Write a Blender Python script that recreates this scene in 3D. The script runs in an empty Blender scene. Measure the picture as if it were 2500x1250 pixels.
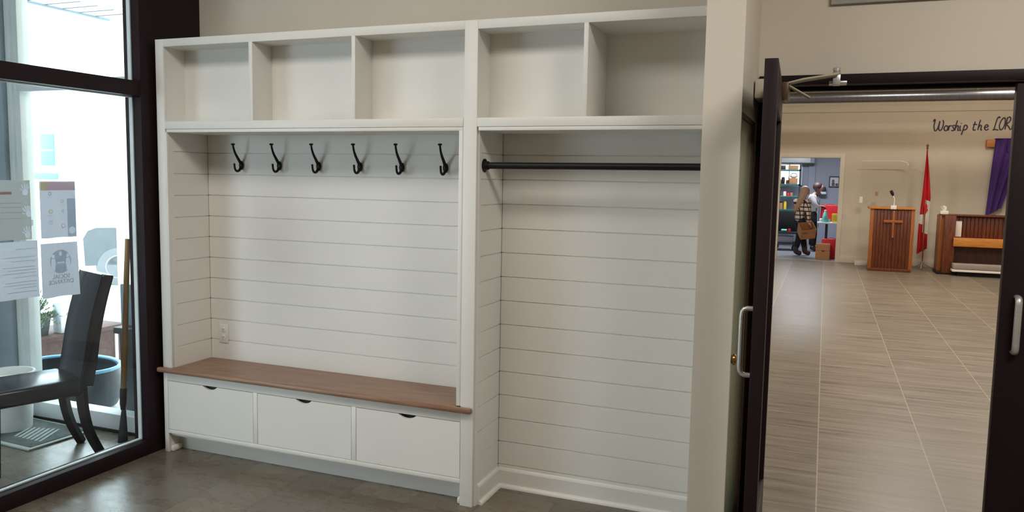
import bpy, bmesh, math, random
from math import sin, cos, pi, radians
from mathutils import Vector, Matrix
random.seed(7)
SC = bpy.context.scene
COL = SC.collection

# ------------------------------------------------------------------ camera
cam_d = bpy.data.cameras.new('camera')
cam_d.sensor_width = 36.0
cam_d.lens = 1931.3 / 2500 * 36
cam_d.clip_end = 300
cam = bpy.data.objects.new('camera', cam_d)
COL.objects.link(cam)
right = Vector((0.9299435, 0.3672768, 0.0176854))
up = Vector((-0.0522537, 0.0843913, 0.9950616))
fwd = Vector((-0.3639705, 0.9262753, -0.0976707))
cam.matrix_world = Matrix(((right.x, up.x, -fwd.x, 3.63493), (right.y, up.y, -fwd.y, -3.56814),
                           (right.z, up.z, -fwd.z, 1.68147), (0, 0, 0, 1)))
SC.camera = cam

# ------------------------------------------------------------------ world
W = bpy.data.worlds.new('overcast_sky')
SC.world = W
W.use_nodes = True
bg = W.node_tree.nodes['Background']
bg.inputs[0].default_value = (0.87, 0.94, 1.0, 1)
bg.inputs[1].default_value = 7.0

# ------------------------------------------------------------------ lights
def area(name, loc, size, power, color, size_y=None, target=None, spread=None):
    d = bpy.data.lights.new(name, 'AREA')
    d.energy = power; d.color = color; d.size = size
    if size_y: d.shape = 'RECTANGLE'; d.size_y = size_y
    if spread: d.spread = spread
    o = bpy.data.objects.new(name, d); COL.objects.link(o)
    o.location = loc
    if target:
        o.rotation_euler = (Vector(target) - Vector(loc)).to_track_quat('-Z', 'Y').to_euler()
    return o
WARM = (1.0, 0.86, 0.68)
area('ceiling_light_lobby', (1.3, -2.3, 3.55), 2.2, 68, (1.0, 0.95, 0.89), 1.2)
area('ceiling_light_lobby', (5.1, -1.9, 3.55), 1.4, 88, (1.0, 0.95, 0.87), 0.7)
for lx, ly in ((1.2, 5.0), (5.0, 5.0), (1.2, 10.2), (5.0, 10.2), (8.2, 7.5)):
    area('ceiling_light_hall', (lx, ly, 4.35), 1.2, 95, (1.0, 0.94, 0.86), 0.6)
area('ceiling_light_hall', (6.75, 11.9, 4.25), 0.3, 60, (1.0, 0.86, 0.70), 0.3)
area('storage_fill_light', (3.2, 17.2, 2.75), 1.0, 75, (0.85, 0.92, 1.0), 0.5)  # added cool fill for the storage room; no ceiling lamp known there

SC.view_settings.view_transform = 'Standard'
SC.view_settings.look = 'None'
SC.view_settings.exposure = 0.0
SC.view_settings.gamma = 1.0
SC.view_settings.use_curve_mapping = False
SC.cycles.max_bounces = 10
SC.cycles.diffuse_bounces = 5
SC.cycles.transparent_max_bounces = 16
SC.cycles.sample_clamp_indirect = 6.0
SC.cycles.caustics_reflective = False
SC.cycles.caustics_refractive = False

# ------------------------------------------------------------------ materials
def lin(c):
    return c / 12.92 if c <= 0.04045 else ((c + 0.055) / 1.055) ** 2.4
def rgb(r, g, b):
    return (lin(r / 255), lin(g / 255), lin(b / 255), 1)

def new_mat(name):
    m = bpy.data.materials.new(name); m.use_nodes = True
    nt = m.node_tree
    return m, nt, nt.nodes['Principled BSDF']

def mat(name, col, rough=0.6, metal=0.0, var=0.06, scale=8.0, bump=0.0, bscale=60.0, spec=0.5, stretch=None, coat=0.0):
    """plain surface with slight procedural tone variation"""
    m, nt, b = new_mat(name)
    L = nt.links.new
    tc = nt.nodes.new('ShaderNodeTexCoord')
    mp = nt.nodes.new('ShaderNodeMapping')
    if stretch: mp.inputs['Scale'].default_value = stretch
    L(tc.outputs['Object'], mp.inputs[0])
    n = nt.nodes.new('ShaderNodeTexNoise'); n.inputs['Scale'].default_value = scale; n.inputs['Detail'].default_value = 4
    L(mp.outputs[0], n.inputs['Vector'])
    r = nt.nodes.new('ShaderNodeValToRGB')
    c0 = tuple(x * (1 - var) for x in col[:3]) + (1,); c1 = tuple(min(1, x * (1 + var)) for x in col[:3]) + (1,)
    r.color_ramp.elements[0].position = .3; r.color_ramp.elements[1].position = .7
    r.color_ramp.elements[0].color = c0; r.color_ramp.elements[1].color = c1
    L(n.outputs['Fac'], r.inputs[0]); L(r.outputs[0], b.inputs['Base Color'])
    b.inputs['Roughness'].default_value = rough; b.inputs['Metallic'].default_value = metal
    b.inputs['Specular IOR Level'].default_value = spec
    if coat: b.inputs['Coat Weight'].default_value = coat; b.inputs['Coat Roughness'].default_value = .15
    if bump:
        n2 = nt.nodes.new('ShaderNodeTexNoise'); n2.inputs['Scale'].default_value = bscale
        L(mp.outputs[0], n2.inputs['Vector'])
        bp = nt.nodes.new('ShaderNodeBump'); bp.inputs['Strength'].default_value = bump; bp.inputs['Distance'].default_value = .01
        L(n2.outputs['Fac'], bp.inputs['Height']); L(bp.outputs[0], b.inputs['Normal'])
    return m

def wood(name, c0, c1, grain=(1, 12, 12), rough=0.45, scale=3.0):
    m, nt, b = new_mat(name)
    L = nt.links.new
    tc = nt.nodes.new('ShaderNodeTexCoord'); mp = nt.nodes.new('ShaderNodeMapping')
    mp.inputs['Scale'].default_value = grain
    L(tc.outputs['Object'], mp.inputs[0])
    n = nt.nodes.new('ShaderNodeTexNoise'); n.inputs['Scale'].default_value = scale; n.inputs['Detail'].default_value = 8; n.inputs['Distortion'].default_value = 1.2
    L(mp.outputs[0], n.inputs['Vector'])
    r = nt.nodes.new('ShaderNodeValToRGB')
    r.color_ramp.elements[0].position = .32; r.color_ramp.elements[0].color = c0
    r.color_ramp.elements[1].position = .68; r.color_ramp.elements[1].color = c1
    L(n.outputs['Fac'], r.inputs[0]); L(r.outputs[0], b.inputs['Base Color'])
    b.inputs['Roughness'].default_value = rough
    bp = nt.nodes.new('ShaderNodeBump'); bp.inputs['Strength'].default_value = .15; bp.inputs['Distance'].default_value = .003
    L(n.outputs['Fac'], bp.inputs['Height']); L(bp.outputs[0], b.inputs['Normal'])
    return m

def glass_mat(name, tint=(0.93, 0.97, 0.97), gloss=1.0):
    m, nt, b = new_mat(name)
    nt.nodes.remove(b)
    L = nt.links.new
    out = [x for x in nt.nodes if x.type == 'OUTPUT_MATERIAL'][0]
    t = nt.nodes.new('ShaderNodeBsdfTransparent'); t.inputs[0].default_value = tint + (1,)
    g = nt.nodes.new('ShaderNodeBsdfGlossy'); g.inputs['Roughness'].default_value = 0.02
    f = nt.nodes.new('ShaderNodeFresnel'); f.inputs[0].default_value = 1.45
    mu = nt.nodes.new('ShaderNodeMath'); mu.operation = 'MULTIPLY'; mu.inputs[1].default_value = gloss
    ge = nt.nodes.new('ShaderNodeNewGeometry'); fr = nt.nodes.new('ShaderNodeMath'); fr.operation = 'SUBTRACT'; fr.inputs[0].default_value = 1.0
    L(ge.outputs['Backfacing'], fr.inputs[1])
    m2 = nt.nodes.new('ShaderNodeMath'); m2.operation = 'MULTIPLY'; L(f.outputs[0], m2.inputs[0]); L(fr.outputs[0], m2.inputs[1])
    L(m2.outputs[0], mu.inputs[0])
    mx = nt.nodes.new('ShaderNodeMixShader')
    L(mu.outputs[0], mx.inputs[0]); L(t.outputs[0], mx.inputs[1]); L(g.outputs[0], mx.inputs[2]); L(mx.outputs[0], out.inputs[0])
    return m

def paper_mat(name, col, trans=0.55):
    m, nt, b = new_mat(name)
    nt.nodes.remove(b)
    L = nt.links.new
    out = [x for x in nt.nodes if x.type == 'OUTPUT_MATERIAL'][0]
    n = nt.nodes.new('ShaderNodeTexNoise'); n.inputs['Scale'].default_value = 25
    r = nt.nodes.new('ShaderNodeValToRGB')
    r.color_ramp.elements[0].color = tuple(c * .93 for c in col[:3]) + (1,)
    r.color_ramp.elements[1].color = col
    L(n.outputs['Fac'], r.inputs[0])
    d = nt.nodes.new('ShaderNodeBsdfDiffuse'); t = nt.nodes.new('ShaderNodeBsdfTranslucent')
    L(r.outputs[0], d.inputs[0]); L(r.outputs[0], t.inputs[0])
    mx = nt.nodes.new('ShaderNodeMixShader'); mx.inputs[0].default_value = trans
    L(d.outputs[0], mx.inputs[1]); L(t.outputs[0], mx.inputs[2]); L(mx.outputs[0], out.inputs[0])
    return m

def tile_mat(name, cols, tw, th, off, grout, streak=(1.6, 30, 1), gw=.004, rough=(.25, .5), rotate=0.0, offset=(0, 0, 0), bias=.5, mortar_bump=.4, sc=2.5, detail=8, cross=None, wide=False):
    """floor tiles: brick grid + streaky stone / wood-look pattern"""
    m, nt, b = new_mat(name)
    L = nt.links.new
    tc = nt.nodes.new('ShaderNodeTexCoord'); mp = nt.nodes.new('ShaderNodeMapping')
    mp.inputs['Rotation'].default_value = (0, 0, rotate); mp.inputs['Location'].default_value = offset
    L(tc.outputs['Object'], mp.inputs[0])
    br = nt.nodes.new('ShaderNodeTexBrick')
    br.inputs['Scale'].default_value = 1.0; br.inputs['Brick Width'].default_value = tw; br.inputs['Row Height'].default_value = th
    br.inputs['Mortar Size'].default_value = gw; br.inputs['Mortar Smooth'].default_value = .1
    br.offset = off; br.inputs['Color1'].default_value = (0, 0, 0, 1); br.inputs['Color2'].default_value = (1, 1, 1, 1); br.inputs['Mortar'].default_value = (.5, .5, .5, 1)
    br.inputs['Bias'].default_value = 0
    L(mp.outputs[0], br.inputs['Vector'])
    mp2 = nt.nodes.new('ShaderNodeMapping'); mp2.inputs['Scale'].default_value = streak
    L(tc.outputs['Object'], mp2.inputs[0])
    add = nt.nodes.new('ShaderNodeVectorMath'); add.operation = 'MULTIPLY_ADD'
    L(br.outputs['Color'], add.inputs[0]); add.inputs[1].default_value = (13, 7, 3); L(mp2.outputs[0], add.inputs[2])
    n = nt.nodes.new('ShaderNodeTexNoise'); n.inputs['Scale'].default_value = sc; n.inputs['Detail'].default_value = detail; n.inputs['Roughness'].default_value = .62; n.inputs['Distortion'].default_value = .4
    L(add.outputs[0], n.inputs['Vector'])
    r = nt.nodes.new('ShaderNodeValToRGB'); cr = r.color_ramp
    k = len(cols)
    lo_, hi_ = (.15, .85) if wide else (.28, .74)
    cr.elements[0].position = lo_; cr.elements[0].color = cols[0]; cr.elements[1].position = hi_; cr.elements[1].color = cols[-1]
    for i in range(1, k - 1):
        e = cr.elements.new(lo_ + (hi_ - lo_) * i / (k - 1)); e.color = cols[i]
    L(n.outputs['Fac'], r.inputs[0])
    tone = nt.nodes.new('ShaderNodeMapRange'); tone.inputs['To Min'].default_value = .86; tone.inputs['To Max'].default_value = 1.14
    sep = nt.nodes.new('ShaderNodeSeparateColor'); L(br.outputs['Color'], sep.inputs[0]); L(sep.outputs[0], tone.inputs['Value'])
    mul = nt.nodes.new('ShaderNodeVectorMath'); mul.operation = 'SCALE'
    L(r.outputs[0], mul.inputs[0]); L(tone.outputs[0], mul.inputs['Scale'])
    mx = nt.nodes.new('ShaderNodeMix'); mx.data_type = 'RGBA'
    L(br.outputs['Fac'], mx.inputs[0]); L(mul.outputs[0], mx.inputs[6]); mx.inputs[7].default_value = grout
    if cross:   # fine dark joints across the rows
        sy_ = nt.nodes.new('ShaderNodeSeparateXYZ'); L(tc.outputs['Object'], sy_.inputs[0])
        ay = nt.nodes.new('ShaderNodeMath'); ay.operation = 'ADD'; ay.inputs[1].default_value = -cross[1]; L(sy_.outputs[1], ay.inputs[0])
        pp = nt.nodes.new('ShaderNodeMath'); pp.operation = 'PINGPONG'; pp.inputs[1].default_value = cross[0] / 2; L(ay.outputs[0], pp.inputs[0])
        lt = nt.nodes.new('ShaderNodeMath'); lt.operation = 'LESS_THAN'; lt.inputs[1].default_value = .0022; L(pp.outputs[0], lt.inputs[0])
        mc_ = nt.nodes.new('ShaderNodeMix'); mc_.data_type = 'RGBA'; L(lt.outputs[0], mc_.inputs[0]); L(mx.outputs[2], mc_.inputs[6]); mc_.inputs[7].default_value = rgb(92, 82, 70)
        L(mc_.outputs[2], b.inputs['Base Color'])
    else:
        L(mx.outputs[2], b.inputs['Base Color'])
    rr = nt.nodes.new('ShaderNodeMapRange'); rr.inputs['To Min'].default_value = rough[0]; rr.inputs['To Max'].default_value = rough[1]
    L(n.outputs['Fac'], rr.inputs['Value']); L(rr.outputs[0], b.inputs['Roughness'])
    h = nt.nodes.new('ShaderNodeMath'); h.operation = 'MULTIPLY_ADD'; h.inputs[1].default_value = -mortar_bump
    L(br.outputs['Fac'], h.inputs[0]); L(n.outputs['Fac'], h.inputs[2])
    bp = nt.nodes.new('ShaderNodeBump'); bp.inputs['Strength'].default_value = .25; bp.inputs['Distance'].default_value = .004
    L(h.outputs[0], bp.inputs['Height']); L(bp.outputs[0], b.inputs['Normal'])
    return m

def plaid_mat(name):
    m, nt, b = new_mat(name)
    L = nt.links.new
    tc = nt.nodes.new('ShaderNodeTexCoord')
    sx = nt.nodes.new('ShaderNodeSeparateXYZ'); L(tc.outputs['Object'], sx.inputs[0])
    ad = nt.nodes.new('ShaderNodeMath'); ad.operation = 'ADD'; L(sx.outputs[0], ad.inputs[0]); L(sx.outputs[1], ad.inputs[1])
    def bands(src, per, w):
        md = nt.nodes.new('ShaderNodeMath'); md.operation = 'PINGPONG'; md.inputs[1].default_value = per / 2
        L(src, md.inputs[0])
        lt = nt.nodes.new('ShaderNodeMath'); lt.operation = 'LESS_THAN'; lt.inputs[1].default_value = w / 2
        L(md.outputs[0], lt.inputs[0]); return lt.outputs[0]
    a1 = bands(sx.outputs[2], .095, .028); a2 = bands(ad.outputs[0], .085, .022)
    mx = nt.nodes.new('ShaderNodeMath'); mx.operation = 'MAXIMUM'; L(a1, mx.inputs[0]); L(a2, mx.inputs[1])
    c = nt.nodes.new('ShaderNodeMix'); c.data_type = 'RGBA'; L(mx.outputs[0], c.inputs[0])
    c.inputs[6].default_value = rgb(214, 196, 178); c.inputs[7].default_value = rgb(62, 34, 38)
    L(c.outputs[2], b.inputs['Base Color']); b.inputs['Roughness'].default_value = .9
    return m

M = {}
M['wall'] = mat('wall_paint', rgb(213, 204, 190), .85, var=.02, scale=3, bump=.03, bscale=200)
M['hall_wall'] = mat('hall_wall_paint', rgb(206, 195, 177), .85, var=.02, scale=3, bump=.03, bscale=200)
M['white'] = mat('white_satin_paint', rgb(226, 224, 218), .45, var=.012, scale=5)
M['ceil'] = mat('ceiling_paint', rgb(215, 210, 200), .9, var=.03)
M['bronze'] = mat('dark_bronze_metal', rgb(35, 23, 27), .5, var=.08, scale=6, spec=.18)
M['gasket'] = mat('gasket_with_daylight_gloss', rgb(236, 240, 242), .4)  # near-white colour carries the daylight gloss on the glazing strips
M['veiled_bronze'] = mat('bronze_with_daylight_veil', rgb(112, 122, 132), .4)  # dark bronze post, greyed: daylight veil mixed into the colour
M['glass'] = glass_mat('clear_glass')
M['acrylic'] = glass_mat('clear_acrylic', (.985, .985, .98), .45)
M['alum'] = mat('white_aluminium', rgb(234, 238, 240), .4, var=.03)
M['vest_wall'] = mat('vestibule_paint', rgb(170, 184, 196), .7)
M['oak'] = wood('stained_oak', rgb(124, 92, 70), rgb(152, 117, 93), (1.2, 14, 14), .42)
M['black'] = mat('black_iron', rgb(15, 14, 16), .5, var=.15, spec=.3)
M['steel'] = mat('brushed_steel', rgb(205, 205, 203), .36, .65, var=.05, stretch=(1, 1, 12))
M['brass'] = mat('brass', rgb(176, 132, 78), .25, .95)
M['beige_metal'] = mat('beige_metal', rgb(196, 186, 166), .45)
M['brown_metal'] = mat('brown_metal', rgb(96, 72, 54), .4)
M['greydoor'] = mat('grey_green_door_paint', rgb(150, 148, 124), .5, var=.04)
M['slate'] = tile_mat('slate_look_tile', [rgb(88, 72, 60), rgb(102, 90, 76), rgb(108, 102, 89), rgb(120, 112, 98)], .355, .353, .5, rgb(88, 79, 69),
                      streak=(1, 1.9, 1), gw=.003, rough=(.16, .40), rotate=pi / 2, offset=(.085, .058, 0), sc=4.2, detail=10, wide=True)
M['hall_tile'] = tile_mat('streaked_grey_tile', [rgb(82, 73, 63), rgb(119, 109, 94), rgb(133, 123, 107), rgb(154, 144, 127)], .63, 400, 0.0, rgb(166, 156, 136),
                          streak=(.8, 13, 1), gw=.004, rough=(.25, .45), offset=(.104, 1, 0), sc=2.0, detail=6, cross=(.333, .077))
M['concrete'] = mat('grey_floor_paint', rgb(150, 152, 160), .4, var=.08)
M['leather'] = mat('black_leather', rgb(44, 45, 51), .2, var=.1)
M['darkwood'] = mat('black_wood', rgb(28, 24, 26), .35)
M['plastic_white'] = mat('white_plastic', rgb(226, 228, 228), .35)
M['mat_rubber'] = mat('grey_mat_pile', rgb(92, 98, 96), .95, var=.3, scale=30, bump=.4, bscale=300)
M['mat_edge'] = mat('pale_mat_edge', rgb(170, 176, 172), .7)
M['mat_print'] = mat('pale_mat_print', rgb(170, 176, 172), .95, var=.2, scale=60)
M['ash'] = wood('ash_handle', rgb(160, 120, 76), rgb(190, 148, 98), (12, 12, 1), .5)
M['paper'] = paper_mat('white_paper', rgb(234, 239, 246), .62)
M['paper_olive'] = paper_mat('olive_printed_paper', rgb(196, 197, 184), .6)
M['ink_olive'] = paper_mat('olive_ink', rgb(230, 229, 218), .92)
M['print_white'] = paper_mat('white_print', rgb(252, 252, 252), .95)
M['ink'] = paper_mat('grey_ink', rgb(214, 218, 224), 0.92)
M['ink_pale'] = paper_mat('pale_grey_ink', rgb(237, 239, 241), 0.95)
M['ink_pink'] = paper_mat('pink_ink', rgb(245, 229, 230), 0.93)
M['ink_yellow'] = paper_mat('yellow_ink', rgb(242, 236, 210), 0.93)
M['ink_red'] = paper_mat('faded_red_ink', rgb(238, 208, 200), 0.93)
M['snow'] = mat('pale_ground', rgb(232, 236, 240), .9, var=.04, scale=.7)
M['truckwhite'] = mat('white_vehicle_paint', rgb(240, 242, 244), .3)
M['tyre'] = mat('tyre_rubber', rgb(112, 114, 116), .8)
M['fender'] = mat('grey_plastic_trim', rgb(88, 91, 94), .7)
M['planter'] = wood('brown_planter_wood', rgb(70, 48, 46), rgb(96, 66, 60), (1, 10, 10), .7)
M['leaf'] = mat('evergreen_needles', rgb(104, 122, 92), .8, var=.3, scale=20)
M['pot'] = mat('dark_pot', rgb(60, 70, 74), .6)
M['bluebox'] = mat('blue_grey_plastic', rgb(150, 166, 176), .5)
M['bluerim'] = mat('light_blue_plastic', rgb(120, 176, 210), .45)
M['blackplastic'] = mat('black_plastic', rgb(40, 48, 56), .5)
M['house_window'] = mat('blue_window_glass', rgb(96, 150, 176), .2)
M['mahog'] = wood('red_brown_slat_wood', rgb(74, 32, 14), rgb(118, 56, 26), (14, 14, 1), .4)
M['mahog_dark'] = wood('dark_brown_slat_wood', rgb(50, 24, 14), rgb(82, 42, 24), (14, 14, 1), .45)
M['honey'] = wood('honey_pine_wood', rgb(176, 106, 40), rgb(206, 138, 62), (1, 12, 12), .4)
M['honey_v'] = wood('honey_brown_post_wood', rgb(140, 78, 32), rgb(170, 100, 46), (12, 12, 1), .4)
M['duct'] = mat('galvanised_steel', rgb(128, 130, 136), .3, .95, var=.1, scale=3, stretch=(8, 1, 1))
M['purple'] = mat('purple_cloth', rgb(70, 40, 112), .85, var=.12, scale=12)
M['lettering'] = mat('dark_purple_lettering', rgb(62, 48, 78), .6)
M['red'] = mat('red_cloth', rgb(196, 22, 34), .8, var=.06)
M['flagwhite'] = mat('white_cloth', rgb(232, 226, 220), .8, var=.04)
M['redbag'] = mat('red_bag_fabric', rgb(206, 24, 40), .6, var=.1)
M['teal'] = mat('teal_bottle_plastic', rgb(120, 206, 196), .35)
M['yellow'] = mat('yellow_card', rgb(224, 196, 50), .6)
M['card'] = mat('brown_cardboard', rgb(172, 124, 84), .85, var=.06)
M['green_shelf'] = mat('green_shelf_paint', rgb(28, 96, 88), .45)
M['storage_wall'] = mat('storage_wall_paint', rgb(158, 162, 176), .8, var=.02)
M['skin'] = mat('skin', rgb(214, 166, 142), .5)
M['blond'] = mat('blond_hair', rgb(178, 140, 112), .55, var=.2, scale=14, stretch=(6, 6, 1))
M['darkhair'] = mat('dark_brown_hair', rgb(70, 44, 46), .55, var=.2, scale=14)
M['plaid'] = plaid_mat('cream_and_maroon_plaid')
M['blackcloth'] = mat('black_cloth', rgb(22, 21, 26), .85)
M['greyknit'] = mat('pale_grey_knit', rgb(196, 196, 200), .9, bump=.2, bscale=90)
M['boot'] = mat('dark_brown_boot', rgb(54, 36, 36), .6)
M['grey_cushion'] = mat('grey_cushion_fabric', rgb(150, 142, 130), .9)
M['picture'] = mat('pale_print', rgb(206, 204, 206), .6)
M['picture_dark'] = mat('dark_print', rgb(96, 84, 92), .6)

# ------------------------------------------------------------------ geometry helpers
class B:
    """collects shapes into one mesh (= one part)"""
    def __init__(s): s.bm = bmesh.new()
    def _add(s, b2):
        me = bpy.data.meshes.new('t'); b2.to_mesh(me); b2.free(); s.bm.from_mesh(me); bpy.data.meshes.remove(me)
    def box(s, x0, x1, y0, y1, z0, z1, bev=0.0, seg=2, rot=None, piv=None):
        b = bmesh.new(); bmesh.ops.create_cube(b, size=1)
        for v in b.verts:
            v.co = Vector(((x0 + x1) / 2 + v.co.x * (x1 - x0), (y0 + y1) / 2 + v.co.y * (y1 - y0), (z0 + z1) / 2 + v.co.z * (z1 - z0)))
        if bev: bmesh.ops.bevel(b, geom=b.edges[:], offset=bev, segments=seg, profile=.5, affect='EDGES')
        if rot is not None:
            p = Vector(piv) if piv else Vector(((x0 + x1) / 2, (y0 + y1) / 2, (z0 + z1) / 2))
            for v in b.verts: v.co = p + rot @ (v.co - p)
        s._add(b); return s
    def tube(s, pts, r, seg=12, cap=True, flat=(1, 1)):
        pts = [Vector(p) for p in pts]; n = len(pts)
        rs = r if isinstance(r, (list, tuple)) else [r] * n
        b = bmesh.new(); rings = []; ref = None
        for i, p in enumerate(pts):
            t = (pts[min(i + 1, n - 1)] - pts[max(i - 1, 0)]).normalized()
            if ref is None:
                ref = Vector((0, 0, 1)) if abs(t.z) < .9 else Vector((1, 0, 0))
            a = t.cross(ref).normalized(); c = a.cross(t).normalized(); ref = c
            rings.append([b.verts.new(p + rs[i] * (flat[0] * cos(2 * pi * k / seg) * a + flat[1] * sin(2 * pi * k / seg) * c)) for k in range(seg)])
        for i in range(n - 1):
            for k in range(seg):
                b.faces.new((rings[i][k], rings[i][(k + 1) % seg], rings[i + 1][(k + 1) % seg], rings[i + 1][k]))
        if cap:
            b.faces.new(rings[0][::-1]); b.faces.new(rings[-1])
        bmesh.ops.recalc_face_normals(b, faces=b.faces[:])
        s._add(b); return s
    def lathe(s, prof, loc=(0, 0, 0), seg=28, rot=None, sx=1, sy=1):
        b = bmesh.new(); rings = []
        for r, z in prof:
            rings.append([b.verts.new((max(r, 1e-4) * cos(2 * pi * k / seg) * sx, max(r, 1e-4) * sin(2 * pi * k / seg) * sy, z)) for k in range(seg)])
        for i in range(len(prof) - 1):
            for k in range(seg):
                b.faces.new((rings[i][k], rings[i][(k + 1) % seg], rings[i + 1][(k + 1) % seg], rings[i + 1][k]))
        b.faces.new(rings[0][::-1]); b.faces.new(rings[-1])
        for v in b.verts:
            if rot is not None: v.co = rot @ v.co
            v.co += Vector(loc)
        bmesh.ops.recalc_face_normals(b, faces=b.faces[:])
        s._add(b); return s
    def prism(s, poly, axis, a, c, bev=0.0):
        """extrude a 2D polygon along axis ('x': poly is (y,z); 'y': (x,z); 'z': (x,y)) from a to c"""
        def P(u, v, w): return {'x': (w, u, v), 'y': (u, w, v), 'z': (u, v, w)}[axis]
        b = bmesh.new()
        v0 = [b.verts.new(P(u, v, a)) for u, v in poly]; v1 = [b.verts.new(P(u, v, c)) for u, v in poly]
        n = len(poly)
        f0 = b.faces.new(v0); f1 = b.faces.new(v1[::-1])
        for i in range(n): b.faces.new((v0[(i + 1) % n], v0[i], v1[i], v1[(i + 1) % n]))
        bmesh.ops.recalc_face_normals(b, faces=b.faces[:])
        if bev:
            es = [e for e in b.edges if e.calc_face_angle(0) > .9]
            bmesh.ops.bevel(b, geom=es, offset=bev, segments=2, profile=.5, affect='EDGES')
        bmesh.ops.triangulate(b, faces=[f for f in b.faces if len(f.verts) > 4])
        s._add(b); return s
    def grid(s, fn, nu, nv, thick=0.0, closed_u=False):
        """surface fn(u,v) -> xyz, u,v in 0..1; thickness by offset"""
        b = bmesh.new()
        V = [[b.verts.new(fn(i / nu, j / nv)) for j in range(nv + 1)] for i in range(nu + 1)]
        for i in range(nu):
            for j in range(nv):
                b.faces.new((V[i][j], V[i + 1][j], V[i + 1][j + 1], V[i][j + 1]))
        bmesh.ops.recalc_face_normals(b, faces=b.faces[:])
        if thick: bmesh.ops.solidify(b, geom=b.faces[:], thickness=thick)
        s._add(b); return s
    def blob(s, c, r, sub=3, noise=0.0, rot=None):
        b = bmesh.new(); bmesh.ops.create_icosphere(b, subdivisions=sub, radius=1)
        for v in b.verts:
            k = 1 + noise * (random.random() - .5)
            q = Vector((v.co.x * r[0] * k, v.co.y * r[1] * k, v.co.z * r[2] * k))
            if rot is not None: q = rot @ q
            v.co = q + Vector(c)
        s._add(b); return s
    def xform(s, m):
        for v in s.bm.verts: v.co = m @ v.co
        return s
    def build(s, name, m, parent=None, smooth=True, local=False):
        me = bpy.data.meshes.new(name); s.bm.to_mesh(me); s.bm.free()
        return link(name, me, m, parent, smooth, local)

def link(name, me, m, parent=None, smooth=True, local=False):
    if smooth:
        for p in me.polygons: p.use_smooth = True
        try: me.set_sharp_from_angle(angle=radians(38))
        except Exception: pass
    if m is not None:
        me.materials.clear(); me.materials.append(M[m] if isinstance(m, str) else m)
    o = bpy.data.objects.new(name, me); COL.objects.link(o)
    if parent is not None:
        o.parent = parent
        if not local and parent.parent is None:
            o.matrix_parent_inverse = parent.matrix_basis.inverted()
    return o

def thing(name, label, cat, loc=(0, 0, 0), rz=0.0, group=None):
    o = bpy.data.objects.new(name, None); COL.objects.link(o)
    o.empty_display_size = .1
    o.location = loc; o.rotation_euler = (0, 0, rz)
    return tag(o, label, cat, group)

def tag(o, label, cat, group=None):
    o['label'] = label; o['category'] = cat
    if group: o['group'] = group
    return o

def struct(o): o['kind'] = 'structure'; return o

def struct_empty(name):
    o = bpy.data.objects.new(name, None); COL.objects.link(o); o.empty_display_size = .1
    return struct(o)

def dup(root, loc, label):
    r = root.copy(); COL.objects.link(r); r.location = loc; r['label'] = label
    for ch in list(root.children):
        c = ch.copy(); COL.objects.link(c); c.parent = r
        for g in list(ch.children):
            d = g.copy(); COL.objects.link(d); d.parent = c
    return r

def spline(pts, n=8):
    """Catmull-Rom through points of any dimension"""
    out = []; k = len(pts)
    for i in range(k - 1):
        p0 = pts[max(i - 1, 0)]; p1 = pts[i]; p2 = pts[i + 1]; p3 = pts[min(i + 2, k - 1)]
        for j in range(n):
            t = j / n
            out.append(tuple(.5 * (2 * b + (c - a) * t + (2 * a - 5 * b + 4 * c - d) * t * t + (3 * b - a - 3 * c + d) * t ** 3) for a, b, c, d in zip(p0, p1, p2, p3)))
    out.append(tuple(pts[-1])); return out

def skin(name, m, chains, parent=None, levels=2, root=0):
    """one continuous skinned surface from joint chains; joints shared by rounded position"""
    idx = {}; V = []; R = []; E = []
    for ch in chains:
        prev = None
        for (p, r) in ch:
            k = tuple(round(c, 4) for c in p)
            if k not in idx: idx[k] = len(V); V.append(p); R.append(r if isinstance(r, tuple) else (r, r))
            i = idx[k]
            if prev is not None and prev != i: E.append((prev, i))
            prev = i
    me = bpy.data.meshes.new(name); me.from_pydata(V, E, [])
    o = bpy.data.objects.new(name, me); COL.objects.link(o)
    mod = o.modifiers.new('skin', 'SKIN'); mod.use_smooth_shade = True
    for i, sv in enumerate(me.skin_vertices[0].data):
        sv.radius = R[i]; sv.use_root = (i == root)
    sb = o.modifiers.new('sub', 'SUBSURF'); sb.levels = levels; sb.render_levels = levels
    dg = bpy.context.evaluated_depsgraph_get(); dg.update()
    nm = bpy.data.meshes.new_from_object(o.evaluated_get(dg))
    bpy.data.objects.remove(o); bpy.data.meshes.remove(me)
    nm.name = name
    return link(name, nm, m, parent)

def text_mesh(name, s, size, m, parent, mw, extrude=.0003, shear=0.0):
    cu = bpy.data.curves.new(name, 'FONT'); cu.body = s; cu.size = size; cu.extrude = extrude; cu.align_x = 'CENTER'; cu.shear = shear
    o = bpy.data.objects.new(name, cu); COL.objects.link(o)
    dg = bpy.context.evaluated_depsgraph_get(); dg.update()
    me = bpy.data.meshes.new_from_object(o.evaluated_get(dg))
    bpy.data.objects.remove(o); bpy.data.curves.remove(cu)
    me.transform(mw); me.name = name
    return link(name, me, m, parent, smooth=False)

# ================================================================== SETTING
YB = 0.40           # back wall of the lobby
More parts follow.
